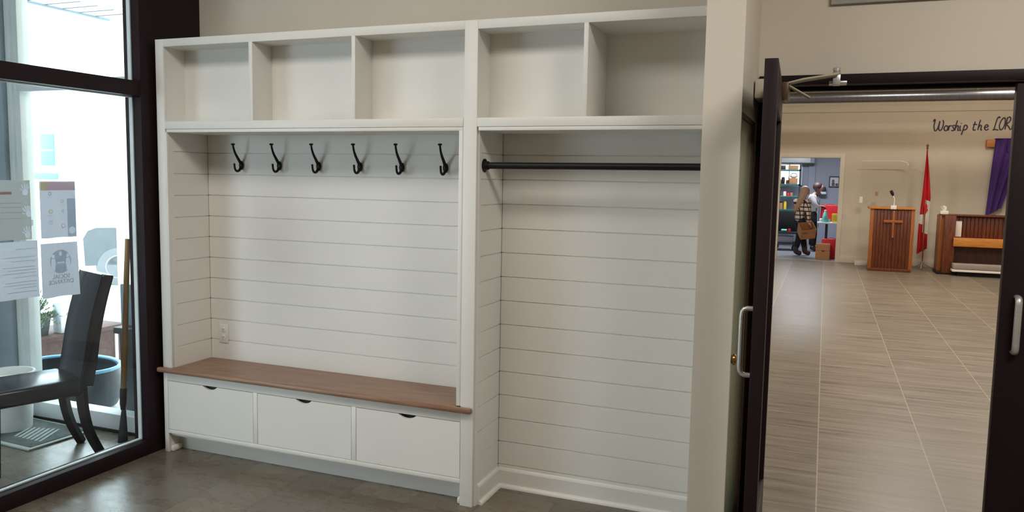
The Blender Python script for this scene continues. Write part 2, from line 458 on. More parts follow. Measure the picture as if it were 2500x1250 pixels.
# floor: one object with lobby, hall and storage finishes
def floor():
    me = bpy.data.meshes.new('floor')
    quads = [(-4.5, 9.0, -7.0, YB + .06, 0), (-4.5 + 4.4, 9.0, YB + .06, 14.95, 1), (-1.0, 9.0, 14.95, 20.2, 2)]
    quads[0] = (-1.62, 9.0, -7.0, YB + .06, 0)
    vs = []; fs = []
    for x0, x1, y0, y1, k in quads:
        i = len(vs); vs += [(x0, y0, 0), (x1, y0, 0), (x1, y1, 0), (x0, y1, 0), (x0, y0, -.08), (x1, y0, -.08), (x1, y1, -.08), (x0, y1, -.08)]
        fs += [(i, i + 1, i + 2, i + 3), (i + 7, i + 6, i + 5, i + 4), (i, i + 4, i + 5, i + 1), (i + 1, i + 5, i + 6, i + 2), (i + 2, i + 6, i + 7, i + 3), (i + 3, i + 7, i + 4, i)]
    me.from_pydata(vs, [], fs)
    o = link('floor', me, None, smooth=False)
    for n in ('slate', 'hall_tile', 'concrete'): me.materials.append(M[n])
    for i, p in enumerate(me.polygons): p.material_index = i // 6
    return struct(o)
floor()
HC = 3.62           # lobby ceiling
struct(B().box(-1.62, 9.0, -7.0, YB + .12, HC, HC + .1).build('ceiling', 'ceil', smooth=False))
struct(B().box(-.1, 9.0, YB + .12, 15.1, 4.4, 4.5).build('ceiling', 'ceil', smooth=False))
struct(B().box(-1.0, 9.0, 15.1, 20.2, 2.9, 3.0).build('ceiling', 'ceil', smooth=False))
# back wall of the lobby, with the double doorway (x 3.325..5.42, z < 2.18)
DX0, DX1, DZ = 3.318, 5.42, 2.18
b = B(); b.box(-.16, DX0, YB, YB + .14, 0, 4.4); b.box(DX1, 9.0, YB, YB + .14, 0, 4.4); b.box(DX0, DX1, YB, YB + .14, DZ, 4.4)
struct(b.build('wall_back', 'wall', smooth=False))
struct(B().box(9.0, 9.12, -7.0, 20.2, 0, 4.5).build('wall_right', 'wall', smooth=False))
struct(B().box(-1.62, 9.0, -7.12, -7.0, 0, HC).build('wall_front', 'wall', smooth=False))
struct(B().box(-.16, -.04, YB + .14, 15.0, 0, 4.5).build('wall_hall_left', 'hall_wall', smooth=False))
# far wall of the hall with the doorway to the storage room
FX0, FX1, FZ = 2.70, 3.905, 2.243
b = B(); b.box(-.1, FX0, 14.9, 15.05, 0, 4.4); b.box(FX1, 9.0, 14.9, 15.05, 0, 4.4); b.box(FX0, FX1, 14.9, 15.05, FZ, 4.4)
struct(b.build('wall_far', 'hall_wall', smooth=False))
struct(B().box(-.1, 9.0, 14.875, 14.9, 3.205, 3.34, .004).build('trim_1', 'hall_wall'))
b = B(); b.box(FX1, FX1 + .09, 14.885, 14.9, 0, FZ + .09, .003); b.box(FX0 - .09, FX0, 14.885, 14.9, 0, FZ + .09, .003); b.box(FX0, FX1, 14.885, 14.9, FZ, FZ + .09, .003)
struct(b.build('trim_2', mat('casing_paint', rgb(214, 204, 186), .5, var=.02)))
struct(B().box(FX1 + .09, 9.0, 14.884, 14.9, 0, .14, .003).build('baseboard_far', 'hall_wall'))
# storage room
WX0, WX1, WZ0, WZ1 = 2.15, 3.03, 1.60, 2.22
b = B(); y0, y1 = 19.5, 19.62
b.box(-1.0, WX0, y0, y1, 0, 3); b.box(WX1, 9.0, y0, y1, 0, 3); b.box(WX0, WX1, y0, y1, 0, WZ0); b.box(WX0, WX1, y0, y1, WZ1, 3)
struct(b.build('wall_storage_back', 'storage_wall', smooth=False))
struct(B().box(-1.12, -1.0, 15.0, 19.62, 0, 3).build('wall_storage_left', 'storage_wall', smooth=False))
w3 = struct_empty('window_3')
b = B(); b.box(WX0, WX1, 19.48, 19.55, WZ0, WZ0 + .035); b.box(WX0, WX1, 19.48, 19.55, WZ1 - .035, WZ1); b.box(WX0, WX0 + .035, 19.48, 19.55, WZ0, WZ1); b.box(WX1 - .035, WX1, 19.48, 19.55, WZ0, WZ1); b.box(2.675, 2.705, 19.48, 19.55, WZ0, WZ1)
b.build('window_frame', 'alum', w3)
B().box(WX0 + .03, WX1 - .03, 19.52, 19.526, WZ0 + .03, WZ1 - .03).build('pane', 'glass', w3, smooth=False)
struct(B().box(3.19, 3.36, 19.44, 19.5, 0, 2.9, .01).build('trim_3', 'storage_wall'))
# wing wall beside the locker; closet door in its right face
WL, WR, WF = 3.163, 3.313, -.31
b = B(); b.box(WL, WR - .03, WF, YB, 0, HC); b.box(WR - .03, WR, WF, -.285, 0, HC); b.box(WR - .03, WR, -.285, YB, 1.965, HC)
struct(b.build('wall_wing', 'wall', smooth=False))
d3 = struct_empty('door_3')
B().box(3.284, 3.300, -.262, .34, .01, 1.945, .002).build('door_panel', 'greydoor', d3)
b = B(); b.box(3.284, 3.308, -.285, -.264, 0, 1.965); b.box(3.284, 3.308, .342, YB - .001, 0, 1.965); b.box(3.284, 3.308, -.285, .36, 1.947, 1.965)
b.build('door_frame', 'brown_metal', d3)
kn = B(); rx = Matrix.Rotation(pi / 2, 3, 'Y')
kn.lathe([(0, 0), (.028, 0), (.030, .003), (.026, .005), (.011, .007), (.010, .012), (.016, .016), (.023, .022), (.024, .029), (.018, .035), (.006, .037)], (3.299, -.278, .962), 24, rx)
kn.build('door_knob', 'brass', d3)

# ---- storefront window between lobby and vestibule (window_1)
w1 = struct_empty('window_1')
GX = -.09
B().box(-.16, -.04, -.075, YB, 0, HC, .002).build('corner_post', 'bronze', w1)
B().box(-.155, -.042, -4.2, -.075, 2.112, 2.197, .003).build('transom', 'bronze', w1)
B().box(-.155, -.042, -4.2, -.075, 0, .085, .003).build('sill', 'bronze', w1)
B().box(-.155, -.042, -4.2, -.075, 3.42, HC, .003).build('head', 'bronze', w1)
B().box(-.155, -.042, -2.62, -2.54, .085, 3.42, .003).build('mullion', 'bronze', w1)
b = B()
for z0, z1 in ((.085, 2.112), (2.197, 3.42)):
    b.box(-.125, -.1, -.082, -.075, z0, z1); b.box(-.118, -.1, -2.54, -.083, z0, z0 + .007); b.box(-.118, -.1, -2.54, -.083, z1 - .007, z1)
b.build('gasket', 'gasket', w1)
B().box(GX - .003, GX + .003, -2.54, -.077, .085, 2.112).build('pane', 'glass', w1, smooth=False)
B().box(GX - .003, GX + .003, -2.54, -.077, 2.197, 3.42).build('pane', 'glass', w1, smooth=False)
B().box(-.16, -.04, -7.0, -2.62, 0, HC).build('solid_panel', 'wall', w1, smooth=False)

# ---- outside glazing of the vestibule (window_2)
w2 = struct_empty('window_2')
b = B(); b.box(-1.445, -1.40, .15, .25, 0, HC, .004); b.box(-1.40, -1.345, .165, .25, 0, HC, .004)
b.build('frame_post', 'alum', w2)
B().box(-1.462, -1.445, .17, .25, 0, HC).build('reveal', 'blackplastic', w2, smooth=False)
B().box(-1.345, -.31, .14, .25, 2.19, 2.262, .004).build('transom', 'alum', w2)
B().box(-1.345, -.31, .14, .25, 0, .118, .006).build('sill', 'alum', w2)
B().box(-1.345, -.31, .14, .25, 3.4, HC, .004).build('head', 'alum', w2)
B().box(-.315, -.16, .10, YB, 0, HC, .003).build('end_post', 'veiled_bronze', w2)
B().box(-1.345, -.31, .197, .203, .118, 2.19).build('pane', 'glass', w2, smooth=False)
B().box(-1.345, -.31, .197, .203, 2.262, 3.4).build('pane', 'glass', w2, smooth=False)
B().box(-1.47, -.31, .128, .14, 0, .018, .003).build('floor_strip', 'bronze', w2)
b = B(); b.box(-1.72, -1.60, -2.2, .13, 0, HC); b.box(-1.72, -1.60, -4.3, -2.2, 2.5, HC); b.box(-2.3, -1.462, .13, .32, -.1, HC)
struct(b.build('wall_vestibule', 'vest_wall', smooth=False))
struct(B().box(-1.62, -.16, -4.4, -4.3, 0, HC).build('wall_vestibule_end', 'vest_wall', smooth=False))
struct(B().box(-1.60, -1.585, -.08, -.03, 0, 2.6, .003).build('trim_4', 'alum'))

# ================================================================== DOUBLE DOOR
tr = struct_empty('door_frame')
tr.name = 'trim_5'
B().box(DX0, DX1, YB - .02, YB + .16, 2.135, DZ, .003).build('header', 'bronze', tr)
B().box(3.378, 5.358, YB + .08, YB + .13, 2.117, 2.136, .002).build('stop', 'bronze', tr)
B().box(DX0, 3.378, YB - .02, YB + .16, 0, 2.135, .003).build('jamb', 'bronze', tr)
B().box(5.358, DX1, YB - .02, YB + .16, 0, 2.135, .003).build('jamb', 'bronze', tr)

def leaf(name, w=.975, t=.047, ls=.115):
    """door leaf in local coords: hinge line at x=0, extends +x, thickness -y (y 0..-t), closed in XZ plane"""
    root = struct_empty(name)
    z0, z1 = .012, 2.120
    B().box(0, .10, -t, 0, z0, z1, .002).build('hinge_stile', 'bronze', root, local=True)
    B().box(w - ls, w, -t, 0, z0, z1, .002).build('lock_stile', 'bronze', root, local=True)
    B().box(.10, w - ls, -t, 0, z1 - .16, z1, .002).build('top_rail', 'bronze', root, local=True)
    B().box(.10, w - ls, -t, 0, z0, z0 + .26, .002).build('bottom_rail', 'bronze', root, local=True)
    B().box(.095, w - ls + .005, -t / 2 - .003, -t / 2 + .003, z0 + .25, z1 - .15).build('pane', 'glass', root, smooth=False, local=True)
    return root
def pull(root, w, z0, z1, side, flatbar, t=.047):
    """D pull handle; side -1: pull side (y<-t), +1: other"""
    x = w - .075
    y = -t if side < 0 else 0; o = -.042 if side < 0 else .042
    pts = [(x, y, z1)] + [(x, y + o * (.7 + .3 * sin(a)), z1 - .02 * (1 - cos(a))) for a in (0, .5, 1.0, pi / 2)]
    pts = [(x, y, z1), (x, y + o * .55, z1), (x, y + o * .8, z1 - .004), (x, y + o * .95, z1 - .014), (x, y + o, z1 - .03),
           (x, y + o, z0 + .03), (x, y + o * .95, z0 + .014), (x, y + o * .8, z0 + .004), (x, y + o * .55, z0), (x, y, z0)]
    ob = B().tube(pts, .0095, 12, flat=(1.5, 1.0) if flatbar else (1, 1)).build('pull_handle', 'steel', root, local=True)
# left leaf: open toward the lobby, seen edge-on
d1 = leaf('door_1'); d2 = leaf('door_2', .986, ls=.185)
pull(d1, .975, .958, 1.212, -1, False)
d1.location = (3.428, YB - .012, 0)
d1.rotation_euler = (0, 0, -pi / 2 + radians(1.8))
# right leaf: closed, mirrored about its own hinge
me_list = list(d2.children)
pull(d2, 1.0, .968, 1.210, -1, True)
for ch in d2.children:
    ch.data = ch.data.copy(); ch.data.transform(Matrix.Scale(-1, 4, (1, 0, 0))); ch.data.flip_normals()
d2.location = (5.355, YB + .03, 0)

# door closer on the open leaf
dc = thing('door_closer', 'beige overhead door closer with a folding arm on the open dark door', 'door closer', (3.35, .28, 2.06))
B().box(3.318, 3.372, .16, .37, 2.055, 2.142, .008).build('closer_body', 'beige_metal', dc)
B().box(3.432, 3.460, .20, .36, 2.055, 2.130, .006).build('back_plate', 'brown_metal', dc)
b = B(); b.tube([(3.45, .26, 2.128), (3.52, .25, 2.142), (3.655, .27, 2.163)], [.010, .012, .012], 10, flat=(1.6, .7)); b.build('fore_arm', 'beige_metal', dc)
b = B(); b.tube([(3.45, .26, 2.122), (3.545, .30, 2.068)], .009, 10, flat=(1.4, .7)); b.build('main_arm', 'beige_metal', dc)
b = B(); b.lathe([(0, 0), (.016, 0), (.018, .003), (.018, .014), (.012, .018), (.016, .022), (.016, .034), (.008, .038)], (3.655, .285, 2.160), 20); b.build('elbow_pin', 'steel', dc)
b = B(); b.box(3.625, 3.70, .30, .382, 2.128, 2.140, .003); b.box(3.640, 3.672, .27, .31, 2.118, 2.165, .004); b.build('frame_bracket', 'steel', dc)

# sign high on the wall above the doorway (only its lower edge shows)
sg = thing('wall_sign', 'pale framed board hung high on the wall above the doorway', 'sign', (4.6, YB, 2.5))
B().box(3.615, 5.6, YB - .02, YB, 2.492, 3.0, .003).build('frame', 'steel', sg)
B().box(3.635, 5.58, YB - .024, YB - .02, 2.512, 2.98).build('board', 'white', sg)

# ================================================================== LOCKER UNIT
def shiplap_x(x0, x1, y, z0, z1, into, first, pitch=.1292, groove=.0028, t=.012):
    """boards on a wall facing -y (into=-1); profile in (y,z) extruded along x"""
    zs = sorted({first - pitch * k for k in range(40)} & {first - pitch * k for k in range(40)})
    zs = [z for z in zs if z0 + .01 < z < z1 - .01]
    poly = [(y + t, z0), (y, z0)]
    for z in zs: poly += [(y, z - groove), (y + t * .45, z - groove * .6), (y + t * .45, z + groove * .6), (y, z + groove)]
    poly += [(y, z1), (y + t, z1)]
    return B().prism(poly, 'x', x0, x1)
def shiplap_y(y0, y1, x, z0, z1, facing, first, pitch=.1292, groove=.0028, t=.012):
    zs = [z for z in (first - pitch * k for k in range(40)) if z0 + .01 < z < z1 - .01]
    d = -facing
    poly = [(x + d * t, z0), (x, z0)]
    for z in sorted(zs): poly += [(x, z - groove), (x + d * t * .45, z - groove * .6), (x + d * t * .45, z + groove * .6), (x, z + groove)]
    poly += [(x, z1), (x + d * t, z1)]
    return B().prism(poly, 'y', y0, y1)

LK = thing('storage_locker', 'white built-in mudroom locker with cubbies above two shiplap bays', 'locker', (1.55, .2, 0))
XR = WL - .001
FT = .02
Z1 = 1.803
B().box(0, .0585, 0, FT, .519, 2.44, .0015).build('stile', 'white', LK)
B().box(.0585, .069, 0, FT, .519, 1.912, .001).build('edge_strip', 'white', LK)
B().box(1.966, 2.036, 0, FT, 0, 2.44, .0015).build('stile', 'white', LK)
B().box(1.940, 1.960, 0.001, FT, .523, 1.912, .0015).build('edge_strip', 'white', LK)
B().box(1.960, 1.966, 0.004, FT, .523, 2.0).build('joint_strip', 'white', LK)
B().box(.0585, 1.966, 0, FT, 2.397, 2.44, .0015).build('rail', 'white', LK)
B().box(2.036, XR, 0, FT, 2.397, 2.44, .0015).build('rail', 'white', LK)
B().box(.0585, 1.962, 0, FT, 1.930, 1.973, .0015).build('rail', 'white', LK)
B().box(2.036, XR, 0, FT, 1.930, 1.973, .0015).build('rail', 'white', LK)
B().box(.069, 1.960, .001, FT, 1.911, 1.9285, .0015).build('edge_strip', 'white', LK)
B().box(2.044, XR, .001, FT, 1.911, 1.9285, .0015).build('edge_strip', 'white', LK)
# carcass
BK = .345
B().box(.02, 1.99, FT, BK, 1.912, 1.972).build('shelf', 'white', LK, smooth=False)
B().box(1.99, XR, FT, BK, 1.912, 1.972).build('shelf', 'white', LK, smooth=False)
B().box(.02, XR, FT, BK + .05, 2.398, 2.439).build('top_panel', 'white', LK, smooth=False)
B().box(.02, 2.5685, .166, .185, 1.972, 2.398).build('cubby_back', 'white', LK, smooth=False)
B().box(2.590, XR, .34, BK + .02, 1.972, 2.398).build('cubby_back', 'white', LK, smooth=False)
B().box(.0, .058, FT, BK, 1.972, 2.398).build('side_panel', 'white', LK, smooth=False)
B().box(.6650, .6885, 0.0005, .166, 1.973, 2.3975, .001).build('divider', 'white', LK)
B().box(1.3215, 1.3432, 0.0005, .166, 1.973, 2.3975, .001).build('divider', 'white', LK)
B().box(1.967, 2.029, FT, .166, 1.973, 2.3975).build('divider', 'white', LK)
B().box(2.5685, 2.5900, 0.0005, .34, 1.973, 2.3975, .001).build('divider', 'white', LK)
# lower bays
shiplap_x(.069, 1.94, .33, .513, 1.912, -1, Z1).build('shiplap_panel', 'white', LK, smooth=False)
shiplap_y(.05, .33, .067, .513, 1.912, 1, Z1).build('shiplap_panel', 'white', LK, smooth=False)
shiplap_y(.02, .33, 1.94, .523, 1.912, -1, Z1).build('shiplap_panel', 'white', LK, smooth=False)
B().box(.03, .069, FT, .05, .513, 1.912).build('jamb_strip', 'white', LK, smooth=False)
shiplap_x(2.044, XR, .33, .0, 1.912, -1, Z1).build('shiplap_panel', 'white', LK, smooth=False)
shiplap_y(.045, .33, 2.042, .0, 1.912, 1, Z1).build('shiplap_panel', 'white', LK, smooth=False)
shiplap_y(.0, .33, XR - .012, .0, 1.912, -1, Z1).build('shiplap_panel', 'white', LK, smooth=False)
B().box(2.02, 2.044, FT, .045, 0, 1.912).build('jamb_strip', 'white', LK, smooth=False)
B().box(0, .055, FT, BK, .523, 1.912).build('side_panel', 'white', LK, smooth=False)
B().box(1.956, 2.03, FT, BK, .0, 1.912).build('partition', 'white', LK, smooth=False)
B().box(0, XR, BK - .002, YB - .001, 0, 2.40).build('back_panel', 'white', LK, smooth=False)
def molding(y0): return [(y0, .0), (y0 - .014, 0), (y0 - .014, .092), (y0 - .010, .101), (y0, .107)]
B().prism(molding(.331), 'x', 2.052, XR - .012).build('baseboard', 'white', LK, smooth=False)
B().prism([(2.041, 0), (2.055, 0), (2.055, .092), (2.051, .101), (2.041, .107)], 'y', .045, .331).build('baseboard', 'white', LK, smooth=False)
qr = [(0, 0)] + [(-.018 * cos(a), .02 * sin(a)) for a in (0, .3, .6, .9, 1.2, pi / 2)]
B().prism([(.318 + p[0], p[1]) for p in qr], 'x', 2.055, XR - .012).build('shoe_moulding', 'white', LK)
B().prism([(2.054 - p[0], p[1]) for p in qr], 'y', .045, .318).build('shoe_moulding', 'white', LK)

# ---- drawer bench under the left bay
DBC = thing('drawer_bench', 'low white bench cabinet with three drawers under the wooden seat', 'bench cabinet', (1.0, .1, 0))
B().box(0, .030, 0, FT, 0, .494, .0015).build('stile', 'white', DBC)
B().box(.030, 1.966, 0, FT, .441, .494, .0015).build('rail', 'white', DBC)
B().box(.030, 1.966, 0, FT, .117, .141, .0015).build('rail', 'white', DBC)
B().box(.661, .689, 0, FT, .141, .441, .0015).build('stile', 'white', DBC)
B().box(1.317, 1.344, 0, FT, .141, .441, .0015).build('stile', 'white', DBC)
B().box(.0, .028, FT, .33, 0, .494).build('side_panel', 'white', DBC, smooth=False)
B().box(.028, 1.956, .092, .105, 0, .128).build('toe_board', 'white', DBC, smooth=False)
B().box(.028, 1.956, FT, .33, .100, .117).build('bottom_panel', 'white', DBC, smooth=False)
B().box(.028, 1.956, FT + .015, .33, .482, .494).build('top_panel', 'white', DBC, smooth=False)
B().box(.028, .052, .012, .092, 0, .034, .008).build('foot_return', 'white', DBC)
B().box(1.944, 1.967, .012, .092, 0, .034, .008).build('foot_return', 'white', DBC)
B().box(.028, 1.956, .30, .33, .117, .482).build('back_panel', 'blackcloth', DBC, smooth=False)  # black in a white cabinet: cavity shade put into the colour
for x0, x1 in ((.030, .661), (.689, 1.317), (1.344, 1.966)):
    g = .0028; a, c = x0 + g, x1 - g; zt = .441 - g; zb = .141 + g
    xm = (a + c) / 2 + .002; r = .056
    poly = [(a, zb), (c, zb), (c, zt)]
    # shallow segmental notch
    R_ = .078; h = .021
    half = math.sqrt(R_ ** 2 - (R_ - h) ** 2); a0 = math.asin(half / R_)
    for k in range(13):
        t = a0 - 2 * a0 * k / 12
        poly.append((xm + R_ * sin(t), zt + (R_ - h) - R_ * cos(t)))
    poly += [(a, zt)]
    dr = B().prism(poly, 'y', .0015, FT).build('drawer', 'white', DBC, smooth=False)
    b = B()
    for yy in (FT + .001,):
        pts = [(xm + R_ * sin(a0 - 2 * a0 * k / 12), zt + (R_ - h) - R_ * cos(a0 - 2 * a0 * k / 12)) for k in range(13)]
        b.prism([(x, z) for x, z in pts], 'y', FT + .004, FT + .010)
    b.build('notch_shade', 'black', dr, smooth=False)  # black sheet behind the notch, painting in the shade of the drawer interior

bs = tag(B().prism([(-.023, -.033), (2.034, -.033), (2.034, -.001), (1.939, -.001), (1.939, .3285), (.070, .3285), (.070, -.001), (-.023, -.001)], 'z', .494, .522, bev=.009)
         .build('bench_seat', 'oak'), 'brown stained oak bench seat above the three drawers', 'bench seat')

# ---- coat hooks
def make_hook():
    h = thing('coat_hook', '', 'coat hook', (0, 0, 0), group='coat hooks in the left locker bay')
    b = B(); b.blob((0, -.006, 0), (.0165, .008, .027), 3); b.build('mounting_plate', 'black', h, local=True)
    up_ = spline([(0, -.010, .012), (0, -.030, .036), (0, -.054, .066), (0, -.068, .092), (0, -.076, .120)], 6)
    n = len(up_)
    b = B(); b.tube(up_, [.0095 - .005 * i / (n - 1) * (1 if i < n * .7 else .9) for i in range(n)], 12)
    b.lathe([(0, -.005), (.008, -.004), (.0125, .001), (.011, .005), (.003, .0075)], (0, -.076, .122), 18)
    b.build('upper_hook', 'black', h, local=True)
    lo = spline([(0, -.010, -.012), (0, -.024, -.030), (0, -.045, -.035), (0, -.061, -.022), (0, -.066, .004)], 6)
    n = len(lo)
    b = B(); b.tube(lo, [.0085 - .003 * min(1, i / (n - 1)) for i in range(n)], 12); b.blob((0, -.066, .005), (.0068, .0068, .0068), 2)
    b.build('lower_hook', 'black', h, local=True)
    return h
HX = (.330, .610, .888, 1.167, 1.438, 1.709)
HL = ('black double coat hook at the left end of the row', 'second black double coat hook from the left end of the row',
      'third black double coat hook from the left, just left of the row centre', 'third black double coat hook from the right, just right of the row centre',
      'second black double coat hook from the right end of the row', 'black double coat hook at the right end of the row beside the partition')
h0 = make_hook(); h0.location = (HX[0], .3285, 1.731); h0['label'] = HL[0]
for x, l in zip(HX[1:], HL[1:]): dup(h0, (x, .3285, 1.731), l)

rod = thing('clothes_rod', 'black clothes rod across the right locker bay', 'clothes rod', (2.05, .085, 1.743))
ry = Matrix.Rotation(pi / 2, 3, 'Y')
B().tube([(2.05, .085, 1.743), (XR - .02, .085, 1.747)], .0165, 24).build('rod', 'black', rod)
for x, sgn in ((2.043, 1), (XR - .013, -1)):
    B().lathe([(0, 0), (.034, 0), (.034, .003), (.026, .006), (.0215, .010), (.0215, .022), (0, .022)], (x, .085, 1.743), 28, ry if sgn > 0 else Matrix.Rotation(-pi / 2, 3, 'Y')).build('flange', 'black', rod)

ol = thing('wall_outlet', 'white double wall outlet just above the bench seat', 'outlet', (.17, .33, .68))
B().box(.135, .206, .3245, .3295, .622, .740, .002).build('cover_plate', 'white', ol)
for z in (.657, .706):
    so = B().lathe([(0, 0), (.0165, 0), (.0165, .0025), (.015, .003), (0, .003)], (.170, .3245, z), 24, Matrix.Rotation(pi / 2, 3, 'X')).build('socket', 'plastic_white', ol)
    b = B(); b.box(.1630, .1650, .3208, .3217, z - .002, z + .007); b.box(.1745, .1765, .3208, .3217, z - .002, z + .007); b.box(.1685, .1715, .3208, .3217, z - .010, z - .006)
    b.build('slots', 'black', so)

# ================================================================== VESTIBULE
# dark dining chair; local: +y is the back direction, seat centre at origin
CH = thing('dining_chair', 'dark leather parsons dining chair behind the glass', 'chair', (-.556, -.445, 0), radians(-20))
def chair():
    hw = .20
    # seat cushion
    b = B(); b.box(-.19, .19, -.26, .22, .385, .485, .022, 3)
    for v in b.bm.verts:
        if v.co.z > .45: v.co.z += .018 * (1 - (v.co.x / .19) ** 2) * (1 - ((v.co.y + .03) / .27) ** 2)
    b.build('seat', 'leather', CH, local=True)
    # backrest: curved slab, sweeping backward
    prof = spline([(.200, .43), (.232, .58), (.262, .75), (.304, .92), (.353, 1.08)], 8)
    def th(z): return .090 - .016 * (z - .43) / .65
    b = B()
    poly = [(y, z) for y, z in prof] + [(y + th(z), z - .01) for y, z in reversed(prof)]
    b.prism(poly, 'x', -.167, .167, bev=.012)
    b.build('backrest', 'leather', CH, local=True)
    for sx in (-1, 1): B().tube([(sx * .1675, y + th(z) * .06, z) for y, z in prof], .0035, 8).build('piping', 'leather', CH, local=True)
    for sx in (-1, 1):
        pts = spline([(sx * .15, .245, .42), (sx * .15, .255, .28), (sx * .15, .285, .14), (sx * .15, .345, .0)], 6)
        B().tube([(p[0], p[1] - .02, p[2]) for p in pts], [.034 - .008 * i / len(pts) for i in range(len(pts))], 4).build('leg', 'darkwood', CH, local=True)
        B().tube([(sx * .155, -.222, .39), (sx * .155, -.225, 0)], [.034, .024], 4).build('leg', 'darkwood', CH, local=True)
chair()

bk = thing('bucket', 'white plastic bucket on the doormat behind the dark chair', 'bucket', (-1.20, -.10, .012))
B().lathe([(0, 0), (.118, 0), (.122, .004), (.140, .335), (.146, .337), (.146, .345), (.141, .347), (.141, .365), (.149, .367), (.149, .374), (.137, .374), (.118, .02), (0, .018)], (-1.20, -.10, .012), 40).build('bucket_body', 'plastic_white', bk)
bt = B(); bt.lathe([(0, .32), (.134, .32), (.134, .326), (0, .326)], (-1.20, -.10, .012), 32); bt.build('contents', 'flagwhite', bk)
b = B(); b.tube(spline([(-1.345, -.10, .34), (-1.31, -.17, .30), (-1.20, -.245, .28), (-1.09, -.17, .30), (-1.055, -.10, .34)], 8), .003, 8); b.build('bail_handle', 'steel', bk)

dm = thing('doormat', 'grey doormat with pale border on the vestibule tiles', 'doormat', (-1.0, -.1, 0), radians(-3))
B().box(-.31, .29, -.225, .20, .0, .012, .004).build('mat_border', 'mat_edge', dm, local=True)
B().box(-.275, .262, -.195, .178, .0115, .0155, .002).build('mat_pile', 'mat_rubber', dm, local=True)
b = B()
for k in range(7):
    b.box(-.06 + .035 * k, -.045 + .035 * k, -.12, .06 + .01 * k, .0150, .0165, rot=Matrix.Rotation(.5, 3, 'Z'))
b.build('mat_pattern', 'mat_print', dm, local=True)

sh = thing('ice_scraper', 'long wooden-handled ice scraper leaning in the vestibule corner', 'scraper', (-.32, -.02, 0))
base, top = Vector((-.335, -.015, 0.0)), Vector((-.335, .075, 1.27))
def on(t): return base.lerp(top, t)
B().tube([on(.27), on(.5), on(.8), on(1.0)], [.0165, .0175, .017, .015], 16).build('handle', 'ash', sh)
B().tube([on(.275), on(.265), on(.20), on(.17)], [.019, .0205, .0195, .013], 16).build('socket', 'black', sh)
b = B(); b.prism([(-.012, .215), (.012, .215), (.018, .16), (.028, .05), (.030, .004), (-.030, .004), (-.028, .05), (-.018, .16)], 'y', -.006, .006, bev=.002)
b.xform(Matrix.Translation((-.335, -.008, 0)) @ Matrix.Rotation(radians(-4), 4, 'X') @ Matrix.Rotation(radians(20), 4, 'Z')); b.build('blade', 'black', sh)

# ---- papers taped to the glass (seen from behind, print showing through)
PX = GX + .0035
def sheet(name, label, y0, y1, z0, z1, m, sag=.004):
    o = thing(name, label, 'poster', (PX, (y0 + y1) / 2, z0))
    def f(u, v):
        y = y0 + (y1 - y0) * u; z = z0 + (z1 - z0) * v
        curl = .010 * max(0, (u - .8) / .2) ** 2 * (1 - v) * (1 if sag > .005 else 0)
        return (PX + .0010 + curl, y, z + sag * (v - 1) * (sin(u * 9) * .3))
    B().grid(f, 12, 12, .0005).build('sheet', m, o)
    return o
def flat(o, name, m, poly, dx=.0022, t=.0004):
    return B().prism(poly, 'x', PX + dx, PX + dx + t).build(name, m, o, smooth=False)
def rect(y0, y1, z0, z1): return [(y0, z0), (y1, z0), (y1, z1), (y0, z1)]
def disc(y, z, r, n=28, ry_=None): return [(y + r * cos(2 * pi * k / n), z + (ry_ or r) * sin(2 * pi * k / n)) for k in range(n)]
def inpoly(y, z, poly):
    c = False; j = len(poly) - 1
    for i in range(len(poly)):
        (a0, b0), (a1, b1) = poly[i], poly[j]
        if (b0 > z) != (b1 > z) and y < (a1 - a0) * (z - b0) / (b1 - b0) + a0: c = not c
        j = i
    return c
def field(o, name, m, outline, holes, cell=.0014, dx=.0022):
    """printed colour field with unprinted shapes left out of it"""
    ys = [p[0] for p in outline]; zs = [p[1] for p in outline]
    ny = int((max(ys) - min(ys)) / cell); nz = int((max(zs) - min(zs)) / cell)
    bb = [(min(p[0] for p in h), max(p[0] for p in h), min(p[1] for p in h), max(p[1] for p in h), h) for h in holes]
    bm = bmesh.new(); V = {}
    def vert(i, j):
        if (i, j) not in V: V[i, j] = bm.verts.new((PX + dx, min(ys) + i * cell, min(zs) + j * cell))
        return V[i, j]
    for i in range(ny):
        for j in range(nz):
            y, z = min(ys) + (i + .5) * cell, min(zs) + (j + .5) * cell
            if not inpoly(y, z, outline): continue
            if any(a <= y <= b_ and c <= z <= d and inpoly(y, z, h) for a, b_, c, d, h in bb): continue
            bm.faces.new((vert(i, j), vert(i + 1, j), vert(i + 1, j + 1), vert(i, j + 1)))
    me = bpy.data.meshes.new(name); bm.to_mesh(me); bm.free()
    return link(name, me, m, o, smooth=False)
def hand(y, z, s, ang):
    """open hand print outline: palm and five fingers"""
    polys = []
    def rot(p): c, q = cos(ang), sin(ang); return (y + s * (p[0] * c - p[1] * q), z + s * (p[0] * q + p[1] * c))
    polys.append([rot(p) for p in disc(0, 0, .5, 20, .55)])
    for a, l, w, bx in ((62, .95, .11, -.30), (20, 1.35, .115, -.27), (3, 1.5, .12, -.02), (-14, 1.38, .115, .2), (-32, 1.1, .10, .38)):
        t = radians(a); d = (-sin(t), cos(t)); n = (cos(t), sin(t)); st = (bx * .6 + d[0] * .42, .15 + d[1] * .42)
        e = (bx * .6 + d[0] * l * .85, .15 + d[1] * l * .85)
        polys.append([rot(p) for p in ((st[0] - n[0] * w, st[1] - n[1] * w), (st[0] + n[0] * w, st[1] + n[1] * w),
                     (e[0] + n[0] * w * .8, e[1] + n[1] * w * .8), (e[0] + d[0] * w * .7, e[1] + d[1] * w * .7), (e[0] - n[0] * w * .8, e[1] - n[1] * w * .8))])
    return polys
pA = sheet('poster', 'olive poster with white hand prints taped to the glass', -.962, -.745, 1.334, 1.629, 'paper', .001)
hp = []
